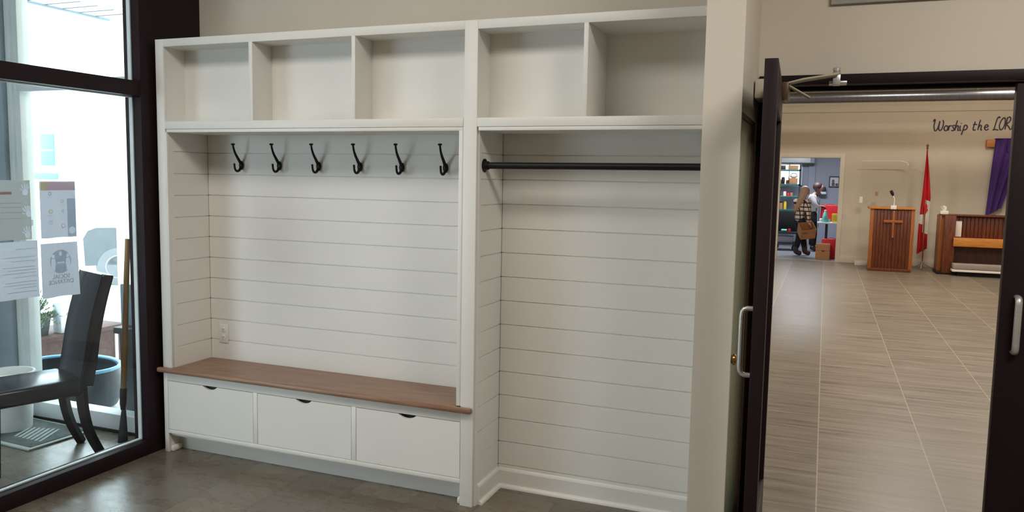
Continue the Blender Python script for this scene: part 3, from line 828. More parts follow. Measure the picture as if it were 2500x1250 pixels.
for (y, z, s, a) in ((-.772, 1.570, .030, 0), (-.757, 1.462, .031, .45), (-.768, 1.356, .030, .05)): hp += hand(y, z, s, a)
field(pA, 'printed_field', 'ink_olive', rect(-.9615, -.7455, 1.3345, 1.6285), hp)
flat(pA, 'heading', 'ink_red', rect(-.955, -.845, 1.560, 1.572), .0028)
for z in (1.515, 1.495, 1.470, 1.440): flat(pA, 'text_line', 'ink_pale', rect(-.955, -.80, z, z + .003), .0028)
pB = sheet('poster', 'white poster with a pink header and small icons', -.694, -.487, 1.331, 1.625, 'paper', .004)
flat(pB, 'header_band', 'ink_pink', rect(-.655, -.490, 1.578, 1.620))
flat(pB, 'header_corner', 'ink_yellow', rect(-.688, -.6552, 1.578, 1.620))
field(pB, 'side_band', 'ink', rect(-.5395, -.4895, 1.334, 1.535), [disc(-.514, 1.366, .019)])
for (y, z, r, m) in ((-.637, 1.560, .010, 'ink'), (-.514, 1.556, .012, 'ink_pale'), (-.567, 1.520, .011, 'ink_pink'), (-.635, 1.468, .013, 'ink_yellow'), (-.565, 1.470, .008, 'ink'),
                     (-.636, 1.412, .013, 'ink_pale'), (-.566, 1.392, .014, 'ink_pink')):
    field(pB, 'icon', m, disc(y, z, r), [disc(y, z, r * .5)], .001)
for (y, z) in ((-.637, 1.540), (-.567, 1.500), (-.565, 1.452), (-.636, 1.445)): flat(pB, 'caption', 'ink_pale', rect(y - .013, y + .013, z, z + .003))
pC = sheet('poster', 'white typed notice at the lower left of the glass', -.926, -.716, 1.037, 1.325, 'paper', .001)
for k, (z, w) in enumerate(((1.285, .10), (1.245, .16), (1.225, .13), (1.195, .17), (1.180, .15), (1.165, .17), (1.145, .12), (1.120, .16), (1.105, .17), (1.090, .11), (1.070, .15))):
    flat(pC, 'text_line', 'ink_pale', rect(-.735 - w, -.735, z, z + .0035))
pD = sheet('poster', 'white social distance notice with a round two-figure emblem', -.700, -.486, 1.020, 1.304, 'paper', .006)
def figure(y, z, s):
    return [disc(y, z + .030 * s, .0085 * s, 16), [(y - .009 * s, z + .019 * s), (y + .009 * s, z + .019 * s), (y + .012 * s, z - .005 * s), (y + .007 * s, z - .036 * s), (y - .007 * s, z - .036 * s), (y - .012 * s, z - .005 * s)]]
eh = figure(-.632, 1.200, 1.15) + figure(-.546, 1.200, 1.15)
eh += [[(-.611, 1.199), (-.604, 1.206), (-.604, 1.202), (-.574, 1.202), (-.574, 1.206), (-.567, 1.199), (-.574, 1.192), (-.574, 1.196), (-.604, 1.196), (-.604, 1.192)], disc(-.589, 1.246, .009, 18, .012)]
field(pD, 'emblem', 'ink', disc(-.589, 1.205, .062, 40), eh, .0011)
for s, z in (('SOCIAL', 1.116), ('DISTANCE', 1.088)):
    mw = Matrix(((0, 0, -1, PX + .0026), (-1, 0, 0, -.589), (0, 1, 0, z), (0, 0, 0, 1)))
    text_mesh('lettering', s, .031, 'ink', pD, mw)
B().box(PX, PX + .002, -.745, -.735, 1.40, 1.43).build('tape', 'paper', pA, smooth=False)

# ================================================================== OUTSIDE
def ground():
    me = bpy.data.meshes.new('ground')
    vs = [(-70, .27, -.06), (-.33, .27, -.06), (-.33, 9, -.62), (-70, 9, -.62), (-70, 60, -.62), (-.33, 60, -.62), (-1.72, .27, -.06), (-1.72, -30, -.06), (-70, -30, -.06)]
    me.from_pydata(vs, [], [(0, 1, 2, 3), (3, 2, 5, 4), (8, 7, 6, 0)])
    return struct(link('ground', me, 'snow', smooth=False))
ground()
cp = tag(bpy.data.objects.new('porch_canopy', None), 'white porch canopy with a boarded soffit outside the vestibule', 'canopy'); COL.objects.link(cp); cp.location = (-2.6, 2.1, -.2)
b = B(); b.box(-2.69, -2.28, -1.0, 2.16, 3.1, 3.12)
b.build('soffit', 'alum', cp, smooth=False)
b = B()
for k in range(16): b.box(-2.69, -2.28, -.6 + k * .17, -.59 + k * .17, 3.096, 3.1)
b.build('soffit_grooves', 'fender', cp, smooth=False)
B().box(-2.74, -2.69, -1.0, 2.2, 3.08, 3.3).build('fascia', 'bluebox', cp, smooth=False)
B().box(-2.28, -1.75, -1.0, 2.16, 3.13, 3.2).build('ceiling_panel', 'truckwhite', cp, smooth=False)
B().box(-2.64, -2.52, 2.06, 2.18, -.25, 3.1, .004).build('column', 'truckwhite', cp)
B().box(-2.67, -2.49, 2.03, 2.21, 2.86, 2.98, .01).build('column_capital', 'alum', cp)

# white van parked outside: local x along its length, y away from us, z up
th_ = math.atan2(.74, .67)
vn = thing('van', 'white van parked outside behind the notices', 'van', (-9.95, 7.30, -.58), th_)
b = B()
body = [(0.02, .42), (0, .6), (.02, 1.5), (.10, 2.05), (.22, 2.26), (.5, 2.30), (4.2, 2.28), (4.7, 1.5), (5.5, 1.25), (5.6, .5), (5.55, .42)]
b.prism(body, 'y', 0, 1.9, bev=.03); b.build('body', 'truckwhite', vn, local=True)
arch = [(.42, .42), (.40, .95), (.48, 1.10), (.62, 1.16), (1.55, 1.16), (1.62, 1.0), (1.62, .42)]
B().prism(arch, 'y', -.02, .02, bev=.008).build('side_cladding', 'fender', vn, local=True)
rX = Matrix.Rotation(pi / 2, 3, 'X')
for x in (1.0, 4.4):
    for yy, nm in ((.02, 1), (1.9, -1)):
        wh = B().lathe([(.20, -.10), (.36, -.11), (.395, -.07), (.395, .07), (.36, .11), (.20, .10)], (x, yy + .06 * nm, .39), 40, rX).build('wheel', 'tyre', vn, local=True)
        b = B(); b.lathe([(0, .03), (.10, .05), (.11, .085), (.15, .06), (.235, .065), (.25, .10), (.22, .102), (.205, .075), (.205, -.08), (0, -.08)], (x, yy + .06 * nm, .39), 40, rX); b.build('rim', 'truckwhite', wh, local=True)
        if nm == 1 and x < 2:
            for k in range(14):
                a = 2 * pi * k / 14
                if True:
                    B().lathe([(0, 0), (.016, 0), (.016, .004), (0, .004)], (x + .185 * cos(a), yy + .06 - .068, .39 + .185 * sin(a)), 10, rX).build('rim_hole', 'tyre', wh, local=True)
B().box(.9, 2.2, -.012, .01, 1.45, 2.0, .01).build('side_window', 'alum', vn, local=True)

hs = thing('building', 'white building with a small blue window across the lot', 'building', (-30, 24, -.7))
B().box(-46, -12, 20.05, 30, -.7, 6.5).build('wall', 'truckwhite', hs, smooth=False)
wn = B().box(-26.7, -25.95, 19.98, 20.06, 1.86, 3.16, .01).build('window', 'house_window', hs)
B().box(-26.7, -25.95, 19.95, 20.0, 2.47, 2.52).build('window_bar', 'alum', wn)
B().box(-27.6, -25.8, 19.97, 20.05, 1.30, 1.56, .01).build('sign_band', 'house_window', hs)

pl = thing('planter_box', 'brown wooden planter box outside the glass', 'planter', (-2.5, 1.35, -.14))
B().box(-2.72, -2.30, .93, 1.78, -.15, .27).build('box', 'planter', pl, smooth=False)
B().box(-2.75, -2.27, .90, 1.81, .26, .30, .004).build('top_edge', 'planter', pl)
for y in (.935, 1.70): B().box(-2.302, -2.290, y, y + .03, -.14, .26).build('corner_strip', 'alum', pl, smooth=False)
tag(pl, 'brown wooden planter box outside the glass, under the evergreen', 'planter')
ev = thing('evergreen_shrub', 'bushy evergreen in a dark pot on the planter box', 'shrub', (-2.48, 1.07, .30))
B().lathe([(0, 0), (.075, 0), (.10, .14), (.106, .14), (.106, .155), (.09, .155), (.085, .13), (0, .13)], (-2.46, 1.075, .30), 24).build('pot', 'pot', ev)
b = B(); tmp = bmesh.new()
for k in range(64):
    a = random.uniform(0, 2 * pi); e = random.uniform(.0, 1.4); l = random.uniform(.14, .30)
    d = Vector((cos(a) * cos(e), sin(a) * cos(e), sin(e) * .9 - .05)); c = Vector((-2.48, 1.07, .45))
    for q in range(46):
        f = random.uniform(.15, 1); p = c + d * l * f + Vector((0, 0, -.05 * f * f * cos(e)))
        nd = (d + Vector((random.uniform(-1, 1), random.uniform(-1, 1), random.uniform(-.7, 1))) * .9).normalized()
        sd = nd.cross(Vector((.3, .2, 1))).normalized() * .0035; ln = random.uniform(.025, .05)
        tmp.faces.new([tmp.verts.new(x) for x in (p - sd, p + sd, p + nd * ln)])
b._add(tmp)
fo = b.build('foliage', 'leaf', ev, smooth=False); fo['kind'] = 'stuff'
b = B(); b.tube(spline([(-2.5, 1.0, .50), (-2.48, .98, .62), (-2.5, .9, .70)], 6), .004, 6); b.tube(spline([(-2.52, 1.02, .5), (-2.5, 1.0, .66), (-2.46, .96, .74)], 6), .004, 6); b.build('twigs', 'planter', ev)
tag(B().box(-2.44, -2.34, 1.20, 1.30, .30, .57, .006).build('white_pot', 'plastic_white'), 'square white container beside the evergreen on the planter', 'container')
tb = thing('storage_tub', 'black rounded tub with a light blue rim outside the glass', 'tub', (-1.48, .62, -.08))
b = B()
def tubf(r, z): return (r, z)
b.lathe([(0, 0), (.30, 0), (.36, .03), (.40, .10), (.41, .18), (.40, .26), (.375, .31), (.36, .31), (.385, .24), (.385, .12), (.30, .03), (0, .02)], (-1.56, .64, -.085), 48, sx=1, sy=.75); b.build('tub_body', 'blackplastic', tb)
b = B(); b.tube([(-1.56 + .385 * cos(t), .64 + .29 * sin(t), .232) for t in [2 * pi * k / 48 for k in range(49)]], .014, 10, cap=False); b.build('rim', 'bluerim', tb)
bn = thing('waste_bin', 'dark waste bin with a flat lid outside, behind the scraper handle', 'bin', (-.66, .5, -.08))
b = B(); b.prism([(-.70, -.08), (-.30, -.08), (-.28, .60), (-.72, .60)], 'y', .33, .75, bev=.01); b.build('bin_body', 'blackplastic', bn)
B().box(-.75, -.26, .31, .78, .60, .645, .01).build('lid', 'blackplastic', bn)
tag(B().box(-.755, -.32, .38, .70, .645, .93, .012).build('plastic_crate', 'bluebox'), 'blue grey plastic crate on top of the dark waste bin', 'crate')

# ================================================================== HALL
du = thing('air_duct', 'round galvanised air duct running across the hall', 'duct', (4.5, 13, 3.33))
for k, (x0, x1) in enumerate(((-.1, 2.4), (2.4, 4.75), (4.75, 6.6), (6.6, 8.99))):
    B().tube([(x0 + .002, 13, 3.332), (x1 - .002, 13, 3.332)], .104, 48).build('duct_section', 'duct', du)
    if x1 < 8.9: B().tube([(x1 - .02, 13, 3.332), (x1 + .02, 13, 3.332)], .107, 48).build('joint_band', 'duct', du)
for x in (1.2, 6.1):
    B().tube([(x, 13, 3.43), (x, 13, 4.4)], .006, 8).build('hanger', 'steel', du)

# lectern
le = thing('lectern', 'wooden lectern with slatted front and a raised cross', 'lectern', (4.87, 13.5, 0))
LX0, LX1, LY = 4.475, 5.265, 13.42
B().box(LX0 + .05, LX1 - .05, LY + .012, LY + .44, .05, 1.215).build('body', 'mahog_dark', le, smooth=False)
for x0 in (LX0 + .005, LX1 - .065): B().box(x0, x0 + .065, LY - .005, LY + .06, .03, 1.215, .004).build('corner_post', 'honey_v', le)
for k in range(11):
    x = LX0 + .073 + k * .0596
    B().box(x, x + .051, LY + .001, LY + .016, .06, 1.20, .003).build('slat', 'mahog', le)
B().box(LX0 - .03, LX1 + .01, LY - .035, LY + .46, 1.215, 1.255, .005).build('top', 'honey', le)
B().box(LX0 + .015, LX1 - .02, LY - .012, LY + .45, 0, .06, .004).build('base', 'mahog', le)
b = B(); b.box(4.875, 4.915, LY - .03, LY + .004, .66, 1.19, .004); b.box(4.72, 5.055, LY - .032, LY + .002, .955, 1.005, .004)
b.build('cross', 'honey_v', le)
mc = thing('microphone', 'gooseneck microphone on the lectern', 'microphone', (4.87, 13.42, 1.255))
B().box(4.83, 4.93, 13.37, 13.44, 1.215, 1.29, .006).build('mount', 'flagwhite', mc)
B().tube(spline([(4.885, 13.42, 1.27), (4.89, 13.42, 1.40), (4.87, 13.42, 1.46), (4.855, 13.43, 1.49)], 8), .008, 10).build('gooseneck', 'flagwhite', mc)
B().tube([(4.862, 13.425, 1.475), (4.845, 13.43, 1.52), (4.82, 13.44, 1.575)], [.016, .03, .026], 14).build('head', 'black', mc)
ac = thing('acrylic_shield', 'clear acrylic shield standing behind the lectern', 'shield', (4.7, 14.55, 0))
B().box(4.315, 5.15, 14.55, 14.558, .05, 2.175).build('sheet', 'acrylic', ac, smooth=False)
B().box(4.315, 5.10, 14.547, 14.561, 2.168, 2.182).build('top_edge', 'flagwhite', ac, smooth=False)
B().tube([(5.05, 14.555, 2.17), (5.16, 14.53, 2.14), (5.195, 14.50, 2.08)], [.016, .016, .012], 8).build('clip', 'flagwhite', ac)
B().box(4.285, 4.52, 14.40, 14.72, 0, .085, .006).build('foot', 'flagwhite', ac)
B().box(4.95, 5.18, 14.40, 14.72, 0, .085, .006).build('foot', 'flagwhite', ac)
B().box(4.60, 4.66, 14.546, 14.550, 1.455, 1.54, .001).build('sticker', 'ink_red', ac, smooth=False)
B().box(4.31, 4.37, 14.546, 14.550, 1.30, 1.43, .001).build('tape', 'flagwhite', ac, smooth=False)

# national flag on a floor pole
fl = thing('flag', 'red and white maple leaf flag on a floor pole', 'flag', (5.545, 14.4, 0))
B().tube([(5.548, 14.4, .05), (5.500, 14.4, 2.42)], .013, 12).build('pole', 'honey_v', fl)
B().lathe([(0, 0), (.02, 0), (.024, .02), (.010, .03), (.022, .05), (.026, .075), (.0, .10)], (5.499, 14.4, 2.415), 16).build('finial', 'brass', fl)
b = B()
for k in range(3):
    a = 2 * pi * k / 3 + .3
    b.tube(spline([(5.548, 14.4, .16), (5.548 + .05 * cos(a), 14.4 + .05 * sin(a), .09), (5.548 + .20 * cos(a), 14.4 + .20 * sin(a), .012)], 6), .011, 8)
b.build('stand', 'steel', fl)
def flagxyz(u, t):
    """u across the hanging folds, t along the drop (0 top .. 1 bottom)"""
    z = 2.38 - 2.09 * t + .12 * u * max(0, (t - .8) / .2)
    xl = 5.488 - .05 * min(1, t * 1.3); w = .008 + .135 * min(1, t / .45) ** .9 + .035 * t
    k = min(1, max(0, (t - .42) / .15))
    return (xl + w * u, 14.365 + .075 * k + .022 * sin(u * 13 + t * 3), z)
def band(f0, f1, name, m, nv):
    def f(u, v):
        a, c = f0(u), f1(u); return flagxyz(u, a + (c - a) * v)
    B().grid(f, 40, nv, .004).build(name, m, fl)
def step(l, r): return lambda u: l(u) if u < .41 else r(u)
b1 = step(lambda u: .615 - .01 * u, lambda u: .455 + .03 * u)
b2 = step(lambda u: .70 + .03 * u, lambda u: .775 + .03 * u)
band(lambda u: 0.0, b1, 'red_field', 'red', 24)
band(b1, b2, 'white_field', 'flagwhite', 14)
band(b2, lambda u: 1.0, 'red_field', 'red', 14)
# folded part of the leaf emblem
lf = [(0, 0), (.16, -.03), (.30, .02), (.26, .06), (.40, .10), (.28, .115), (.18, .16), (.05, .14), (0, .15)]
b = B(); b.prism([(flagxyz(.43 + p[0], .545)[0], 2.38 - 2.09 * (.52 + p[1] * .5)) for p in lf], 'y', 14.385, 14.389); b.build('maple_leaf', 'red', fl, smooth=False)
# slatted bench
pb = thing('wooden_bench', 'wooden bench with slatted back and tall end panel by the wall', 'bench', (6.2, 13.6, 0))
B().box(5.72, 5.78, 13.62, 14.10, .03, 1.12, .004).build('end_panel', 'honey_v', pb)
B().box(5.78, 5.97, 13.44, 13.62, .03, 1.12, .005).build('end_panel', 'mahog', pb)
B().box(5.74, 8.2, 13.56, 14.05, 1.115, 1.14, .004).build('top_rail', 'mahog', pb)
B().box(5.97, 8.2, 13.66, 13.69, .70, 1.115).build('back_panel', 'mahog_dark', pb, smooth=False)
for k in range(12):
    x = 5.985 + k * .066; B().box(x, x + .05, 13.645, 13.665, .70, 1.112, .003).build('slat', 'mahog', pb)
B().box(5.94, 8.2, 13.36, 13.44, .55, .715, .006).build('front_rail', 'honey', pb)
B().box(5.95, 8.2, 13.44, 13.70, .66, .70).build('seat', 'honey', pb, smooth=False)
B().box(5.95, 8.2, 13.60, 13.63, .16, .56).build('lower_panel', 'mahog_dark', pb, smooth=False)
B().box(5.70, 8.2, 13.45, 14.1, 0, .05, .003).build('plinth', 'black', pb)
kc = thing('kneeler', 'grey cushioned kneeler with pale edge under the wooden bench', 'kneeler', (6.9, 13.35, 0))
B().box(5.94, 8.2, 13.22, 13.44, .13, .235, .02, 3).build('cushion', 'grey_cushion', kc)
B().box(5.93, 8.2, 13.21, 13.44, .085, .125, .004).build('board', 'flagwhite', kc)
B().box(6.02, 8.1, 13.30, 13.42, 0.0, .086).build('support', 'black', kc, smooth=False)
tag(B().box(5.985, 6.095, 13.62, 13.645, .72, 1.02, .006).build('paper_sheet', 'flagwhite'), 'white sheet propped at the left end of the slatted bench back', 'paper')
tx = thing('tissue_box', 'white tissue box on top of the wooden bench', 'tissue box', (5.79, 13.72, 1.14))
B().box(5.72, 5.86, 13.66, 13.80, 1.14, 1.205, .006).build('box', 'flagwhite', tx)
def tis(u, v): return (5.79 + (u - .5) * (.05 + .06 * v) + .01 * sin(v * 5), 13.73 + .02 * sin(u * 7 + v * 2), 1.20 + .11 * v * (1 - .4 * abs(u - .4)))
B().grid(tis, 10, 8, .003).build('tissue', 'flagwhite', tx)

# wall cross draped in purple
cr = thing('wall_cross', 'pale wooden cross on the far wall under a purple cloth', 'cross', (7.3, 14.85, 1.0))
B().box(6.595, 8.05, 14.80, 14.895, 2.475, 2.625, .006).build('crossbeam', 'honey', cr)
B().box(7.25, 7.40, 14.80, 14.895, .9, 3.1, .006).build('upright', 'honey', cr)
cl = thing('purple_cloth', 'purple cloth draped over the arm of the wall cross', 'cloth', (6.9, 14.8, 1.2))
def drape(u, v):
    z = 2.645 - 1.46 * v - .07 * cos(u * 3.0) * v
    half = .27 * (1 - .52 * v ** 1.1)
    x = 6.735 + .28 + .0 - .12 * v + (u - .5) * 2 * half * (1 if v < .5 else 1)
    x -= .10 * v
    y = 14.765 + .03 * sin(u * 16 + v * 1.5) + .02 * v
    return (x, y, z)
B().grid(drape, 40, 24, .008).build('front_fall', 'purple', cl)
def drape2(u, v):
    z = 2.645 - .25 * v - .75 * v * u
    return (6.95 + .45 * u, 14.755 + .02 * sin(u * 14), z)
B().grid(drape2, 24, 12, .008).build('side_fall', 'purple', cl)
B().box(6.74, 7.38, 14.745, 14.898, 2.625, 2.645, .006).build('top_fold', 'purple', cl)

# brush lettering on the far wall
def lettering():
    S = {  # strokes in letter space (x right, y up, baseline 0)
     'W': (26, [[(-1, 24), (1, 29), (3, 27), (1, 14), (3, 3), (7, 2), (11, 9), (15, 25), (13, 10), (15, 3), (19, 3), (23, 12), (24, 24), (21, 27)]]),
     'o': (8, [[(4, 14), (0, 10), (0, 4), (4, 1), (8, 5), (8, 11), (4, 14), (7, 12)]]),
     'r': (9, [[(1, 14), (1, 8), (0, 1)], [(0, 7), (4, 13), (8, 13)]]),
     's': (8, [[(8, 13), (4, 14), (2, 11), (5, 7), (6, 3), (3, 1), (-1, 2)]]),
     'h': (10, [[(5, 26), (2, 14), (0, 1)], [(1, 7), (5, 13), (8, 11), (7, 4), (8, 1), (10, 2)]]),
     'i': (5, [[(2, 13), (1, 6), (2, 1), (4, 2)], [(3.4, 18), (4, 19.5)]]),
     'p': (12, [[(4, 14), (2, 4), (-2, -10)], [(2, 8), (6, 14), (11, 11), (10, 5), (5, 2), (1, 4)]]),
     't': (10, [[(5, 22), (2, 10), (1, 3), (4, 1), (7, 3)], [(0, 14), (5, 15), (10, 15)]]),
     'e': (10, [[(1, 7), (8, 9), (7, 13), (3, 13), (0, 7), (2, 2), (6, 1), (10, 4)]]),
     'L': (14, [[(9, 30), (13, 32), (14, 30), (9, 29), (5, 14), (2, 2), (0, 1), (6, 2), (13, 0)]]),
     'O': (13, [[(9, 30), (3, 22), (0, 10), (3, 1), (9, 5), (13, 18), (12, 28), (9, 30)]]),
     'R': (13, [[(4, 29), (2, 14), (0, 1)], [(3, 28), (9, 31), (12, 26), (8, 18), (3, 15), (8, 8), (13, 0)]]),
     'D': (13, [[(4, 29), (2, 14), (0, 1)], [(3, 29), (11, 26), (14, 15), (9, 4), (0, 1)]]),
    }
    pos = [('W', 277), ('o', 304), ('r', 314), ('s', 322), ('h', 330), ('i', 341), ('p', 348.5), ('t', 373), ('h', 385.5), ('e', 401), ('L', 421.5), ('O', 436), ('R', 449.5), ('D', 465)]
    b = B(); kx = .00737; kz = .0083
    for ch, u in pos:
        w, strokes = S[ch]
        x0 = 5.635 + (u - 277) * kx; z0 = 2.795 + (u - 277) * 0.00012
        for st in strokes:
            pts = spline(st, 6); n = len(pts)
            P3 = [(x0 + p[0] * kx, 14.892, z0 + p[1] * kz) for p in pts]
            b.tube(P3, [(.0105 if 0 < i < n - 1 else .006) for i in range(n)], 8)
    o = b.build('wall_lettering', 'lettering')
    return tag(o, 'dark purple brush lettering Worship the LORD on the far wall', 'lettering')
lettering()

# ================================================================== STORAGE ROOM
va = thing('roller_blind', 'white roller blind box above the storage window', 'blind', (2.85, 19.3, 2.2))
B().box(1.9, 3.23, 19.22, 19.49, 2.235, 2.37, .01).build('blind_box', 'plastic_white', va)
B().box(3.23, 3.33, 19.22, 19.49, 2.215, 2.37, .01).build('end_cap', 'storage_wall', va)
B().box(1.9, 3.33, 19.22, 19.49, 2.205, 2.233).build('bottom_bar', 'blackplastic', va, smooth=False)
sf = thing('shelving_unit', 'green metal shelving in front of the storage window', 'shelving', (2.5, 18.7, 0))
for z in (2.0, 1.62, 1.30, .95): B().box(1.9, 3.02, 18.5, 18.9, z, z + .045, .004).build('shelf', 'green_shelf', sf)
for x in (1.9, 2.98):
    for y in (18.5, 18.86): B().box(x, x + .04, y, y + .04, 0, 2.2).build('upright', 'blackplastic', sf, smooth=False)
def box_item(name, lab, cat, x0, x1, y0, y1, z0, z1, m, grp=None):
    return tag(B().box(x0, x1, y0, y1, z0, z1, .006).build(name, m), lab, cat, grp)
box_item('cardboard_box', 'reddish brown box at the left of the top green shelf', 'box', 2.44, 2.63, 18.55, 18.8, 2.045, 2.15, 'mahog_dark')
box_item('cardboard_box', 'wide brown box at the right of the top green shelf', 'box', 2.70, 2.94, 18.55, 18.8, 2.045, 2.15, 'card')
box_item('cardboard_box', 'tan box on the window-height green shelf under a pale sack', 'box', 2.74, 2.94, 18.55, 18.8, 1.665, 1.82, 'card')
tag(B().blob((2.84, 18.67, 1.885), (.10, .10, .072), 3, .12).build('sack', 'flagwhite'), 'pale bunched sack on the tan box in front of the window', 'sack')
def jar(x, y, z, r, h, m, lab, lidm='black'):
    t = thing('jar', lab, 'jar', (x, y, z), group='jars on the green shelves')
    B().lathe([(0, 0), (r, 0), (r, h * .78), (r * .8, h * .86), (0, h * .86)], (x, y, z), 18).build('jar_body', m, t)
    B().lathe([(0, 0), (r * .85, 0), (r * .85, h * .14), (0, h * .14)], (x, y, z + h * .86), 18).build('lid', lidm, t)
jar(2.70, 18.6, 1.665, .045, .10, 'mahog', 'squat brown jar left of the tan box on the green shelf')
jar(2.585, 18.6, 1.665, .045, .18, 'black', 'tall dark jar on the green shelf by the window')
jar(2.50, 18.6, 1.665, .040, .13, 'card', 'tan jar at the left of the window-height green shelf')
jar(2.64, 18.6, 1.345, .040, .14, 'flagwhite', 'pale jar on the green shelf below the window', 'red')
jar(2.73, 18.6, 1.345, .034, .11, 'redbag', 'red jar right of the pale jar on the green shelf', 'black')
jar(2.81, 18.6, 1.345, .034, .12, 'card', 'tan jar near the blond person on the green shelf', 'black')
jar(2.665, 18.6, .995, .036, .21, 'yellow', 'yellow bottle on the lowest green shelf', 'yellow')
jar(2.56, 18.6, .995, .045, .20, 'card', 'tan jar left of the yellow bottle on the lowest shelf')
jar(2.46, 18.6, .995, .040, .26, 'mahog', 'brown jar at the left end of the lowest shelf', 'flagwhite')
jar(2.49, 18.6, 1.345, .045, .20, 'mahog_dark', 'dark brown jar at the left of the middle green shelf', 'flagwhite')
ct = thing('utility_cart', 'black utility cart with wheels in the storage room', 'cart', (2.75, 17.4, 0))
B().box(2.45, 3.05, 17.25, 17.75, .43, .47, .005).build('tray', 'blackplastic', ct)
B().box(2.45, 3.05, 17.25, 17.75, .17, .21, .005).build('tray', 'blackplastic', ct)
B().box(2.45, 3.05, 17.60, 17.75, .47, .98, .01).build('back_panel', 'blackcloth', ct)
for x in (2.47, 3.01): B().box(x, x + .03, 17.27, 17.30, .08, .45).build('post', 'blackplastic', ct, smooth=False)
for x in (2.52, 3.0):
    for y in (17.3, 17.7): B().lathe([(.02, -.02), (.075, -.02), (.08, 0), (.075, .02), (.02, .02)], (x, y, .08), 20, Matrix.Rotation(pi / 2, 3, 'X')).build('wheel', 'black', ct)
tag(B().tube([(2.66, 17.32, .505), (2.79, 17.34, .505)], .035, 16).build('spray_can', 'teal'), 'pale green can lying on the black cart tray', 'can')
tag(B().lathe([(0, 0), (.034, 0), (.034, .075), (.028, .085), (0, .085)], (2.85, 17.32, .47), 18).build('tin', 'redbag'), 'pink red tin standing on the black cart tray', 'tin')
box_item('storage_box', 'grey green box on the bottom tray of the black cart', 'box', 2.50, 2.95, 17.30, 17.6, .21, .36, 'concrete')

tbl = thing('folding_table', 'white topped table with black legs in the storage room', 'table', (4.0, 17.4, 0))
B().box(3.49, 5.0, 17.05, 17.8, .715, .755, .008).build('tabletop', 'plastic_white', tbl)
for x in (3.68, 4.8): B().box(x, x + .06, 17.38, 17.44, .03, .715).build('leg', 'blackplastic', tbl, smooth=False)
for x in (3.68, 4.8): B().box(x, x + .06, 17.1, 17.75, 0, .035, .006).build('foot', 'blackplastic', tbl)
def bag(name, lab, x0, x1, y0, y1, z0, z1):
    t = thing(name, lab, 'bag', ((x0 + x1) / 2, (y0 + y1) / 2, z0))
    b = B(); b.box(x0, x1, y0, y1, z0, z1, .02, 3)
    for v in b.bm.verts:
        k = (v.co.z - z0) / (z1 - z0); v.co.y += (.5 - (v.co.y - y0) / (y1 - y0)) * .10 * k; v.co.x += .012 * sin(v.co.z * 30)
    b.build('bag_body', 'redbag', t)
    xm = (x0 + x1) / 2; ym = (y0 + y1) / 2
    B().tube(spline([(xm - .09, ym - .03, z1 - .03), (xm - .08, ym - .03, z1 + .01), (xm, ym - .03, z1 + .03), (xm + .08, ym - .03, z1 + .01), (xm + .09, ym - .03, z1 - .03)], 6), .008, 8).build('handle', 'redbag', t)
    return t
bag('shopping_bag', 'red shopping bag on the white table beside the bent person', 3.56, 3.96, 17.45, 17.72, .755, 1.16)
bag('shopping_bag', 'red shopping bag on the storage floor behind the cardboard box', 3.62, 4.02, 15.62, 15.85, 0, .44)
bo = thing('bottle', 'teal green bottle on the white storage table', 'bottle', (3.665, 17.15, .755))
B().lathe([(0, 0), (.055, 0), (.062, .02), (.062, .13), (.045, .21), (.026, .25), (0, .25)], (3.665, 17.15, .755), 24).build('bottle_body', 'teal', bo)
B().lathe([(0, 0), (.026, 0), (.026, .04), (.018, .05), (0, .05)], (3.665, 17.15, 1.005), 18).build('cap', 'plastic_white', bo)
wb = thing('bottle', 'small white bottle left of the teal bottle', 'bottle', (3.572, 17.15, .755))
B().lathe([(0, 0), (.034, 0), (.034, .07), (.016, .09), (0, .09)], (3.572, 17.15, .755), 20).build('bottle_body', 'plastic_white', wb)
B().lathe([(0, 0), (.016, 0), (.014, .02), (0, .02)], (3.572, 17.15, .845), 16).build('cap', 'redbag', wb)
tag(B().lathe([(0, 0), (.034, 0), (.034, .08), (0, .08)], (3.755, 17.15, .755), 20).build('cup', 'teal'), 'short pale cup right of the teal bottle', 'cup')
box_item('box', 'yellow box on the white table by the red bag', 'box', 3.82, 4.02, 17.1, 17.22, .755, .965, 'yellow')
cb = thing('cardboard_box', 'closed brown cardboard box on the floor by the storage doorway', 'box', (3.66, 15.6, 0))
B().box(3.50, 3.80, 15.33, 15.60, 0, .345, .006).build('carton', 'card', cb)
B().box(3.50, 3.80, 15.327, 15.603, .20, .203).build('fold_line', 'boot', cb, smooth=False)
B().prism([(3.62, .19), (3.66, .205), (3.70, .19), (3.66, .175)], 'y', 15.325, 15.33).build('printed_mark', 'boot', cb, smooth=False)
pf = thing('picture_frame', 'dark framed photo on the grey storage wall', 'picture', (3.84, 19.48, 1.6))
b = B(); b.box(3.715, 3.975, 19.46, 19.5, 1.60, 1.622); b.box(3.715, 3.975, 19.46, 19.5, 1.868, 1.89); b.box(3.715, 3.737, 19.46, 19.5, 1.622, 1.868); b.box(3.953, 3.975, 19.46, 19.5, 1.622, 1.868)
b.build('frame', 'blackplastic', pf, smooth=False)
B().box(3.735, 3.955, 19.485, 19.498, 1.62, 1.87).build('photo', 'picture', pf, smooth=False)
b = B(); b.blob((3.82, 19.484, 1.76), (.035, .003, .045), 2); b.box(3.785, 3.86, 19.481, 19.486, 1.63, 1.72); b.box(3.88, 3.945, 19.481, 19.486, 1.63, 1.70)
b.build('portrait', 'picture_dark', pf, smooth=False)
box_item('wall_shelf', 'small white shelf on the grey wall beside the bent person', 'shelf', 3.46, 3.66, 19.3, 19.5, 1.405, 1.47, 'plastic_white')
box_item('radio', 'dark box on the small white wall shelf', 'radio', 3.52, 3.64, 19.32, 19.48, 1.47, 1.60, 'blackplastic')

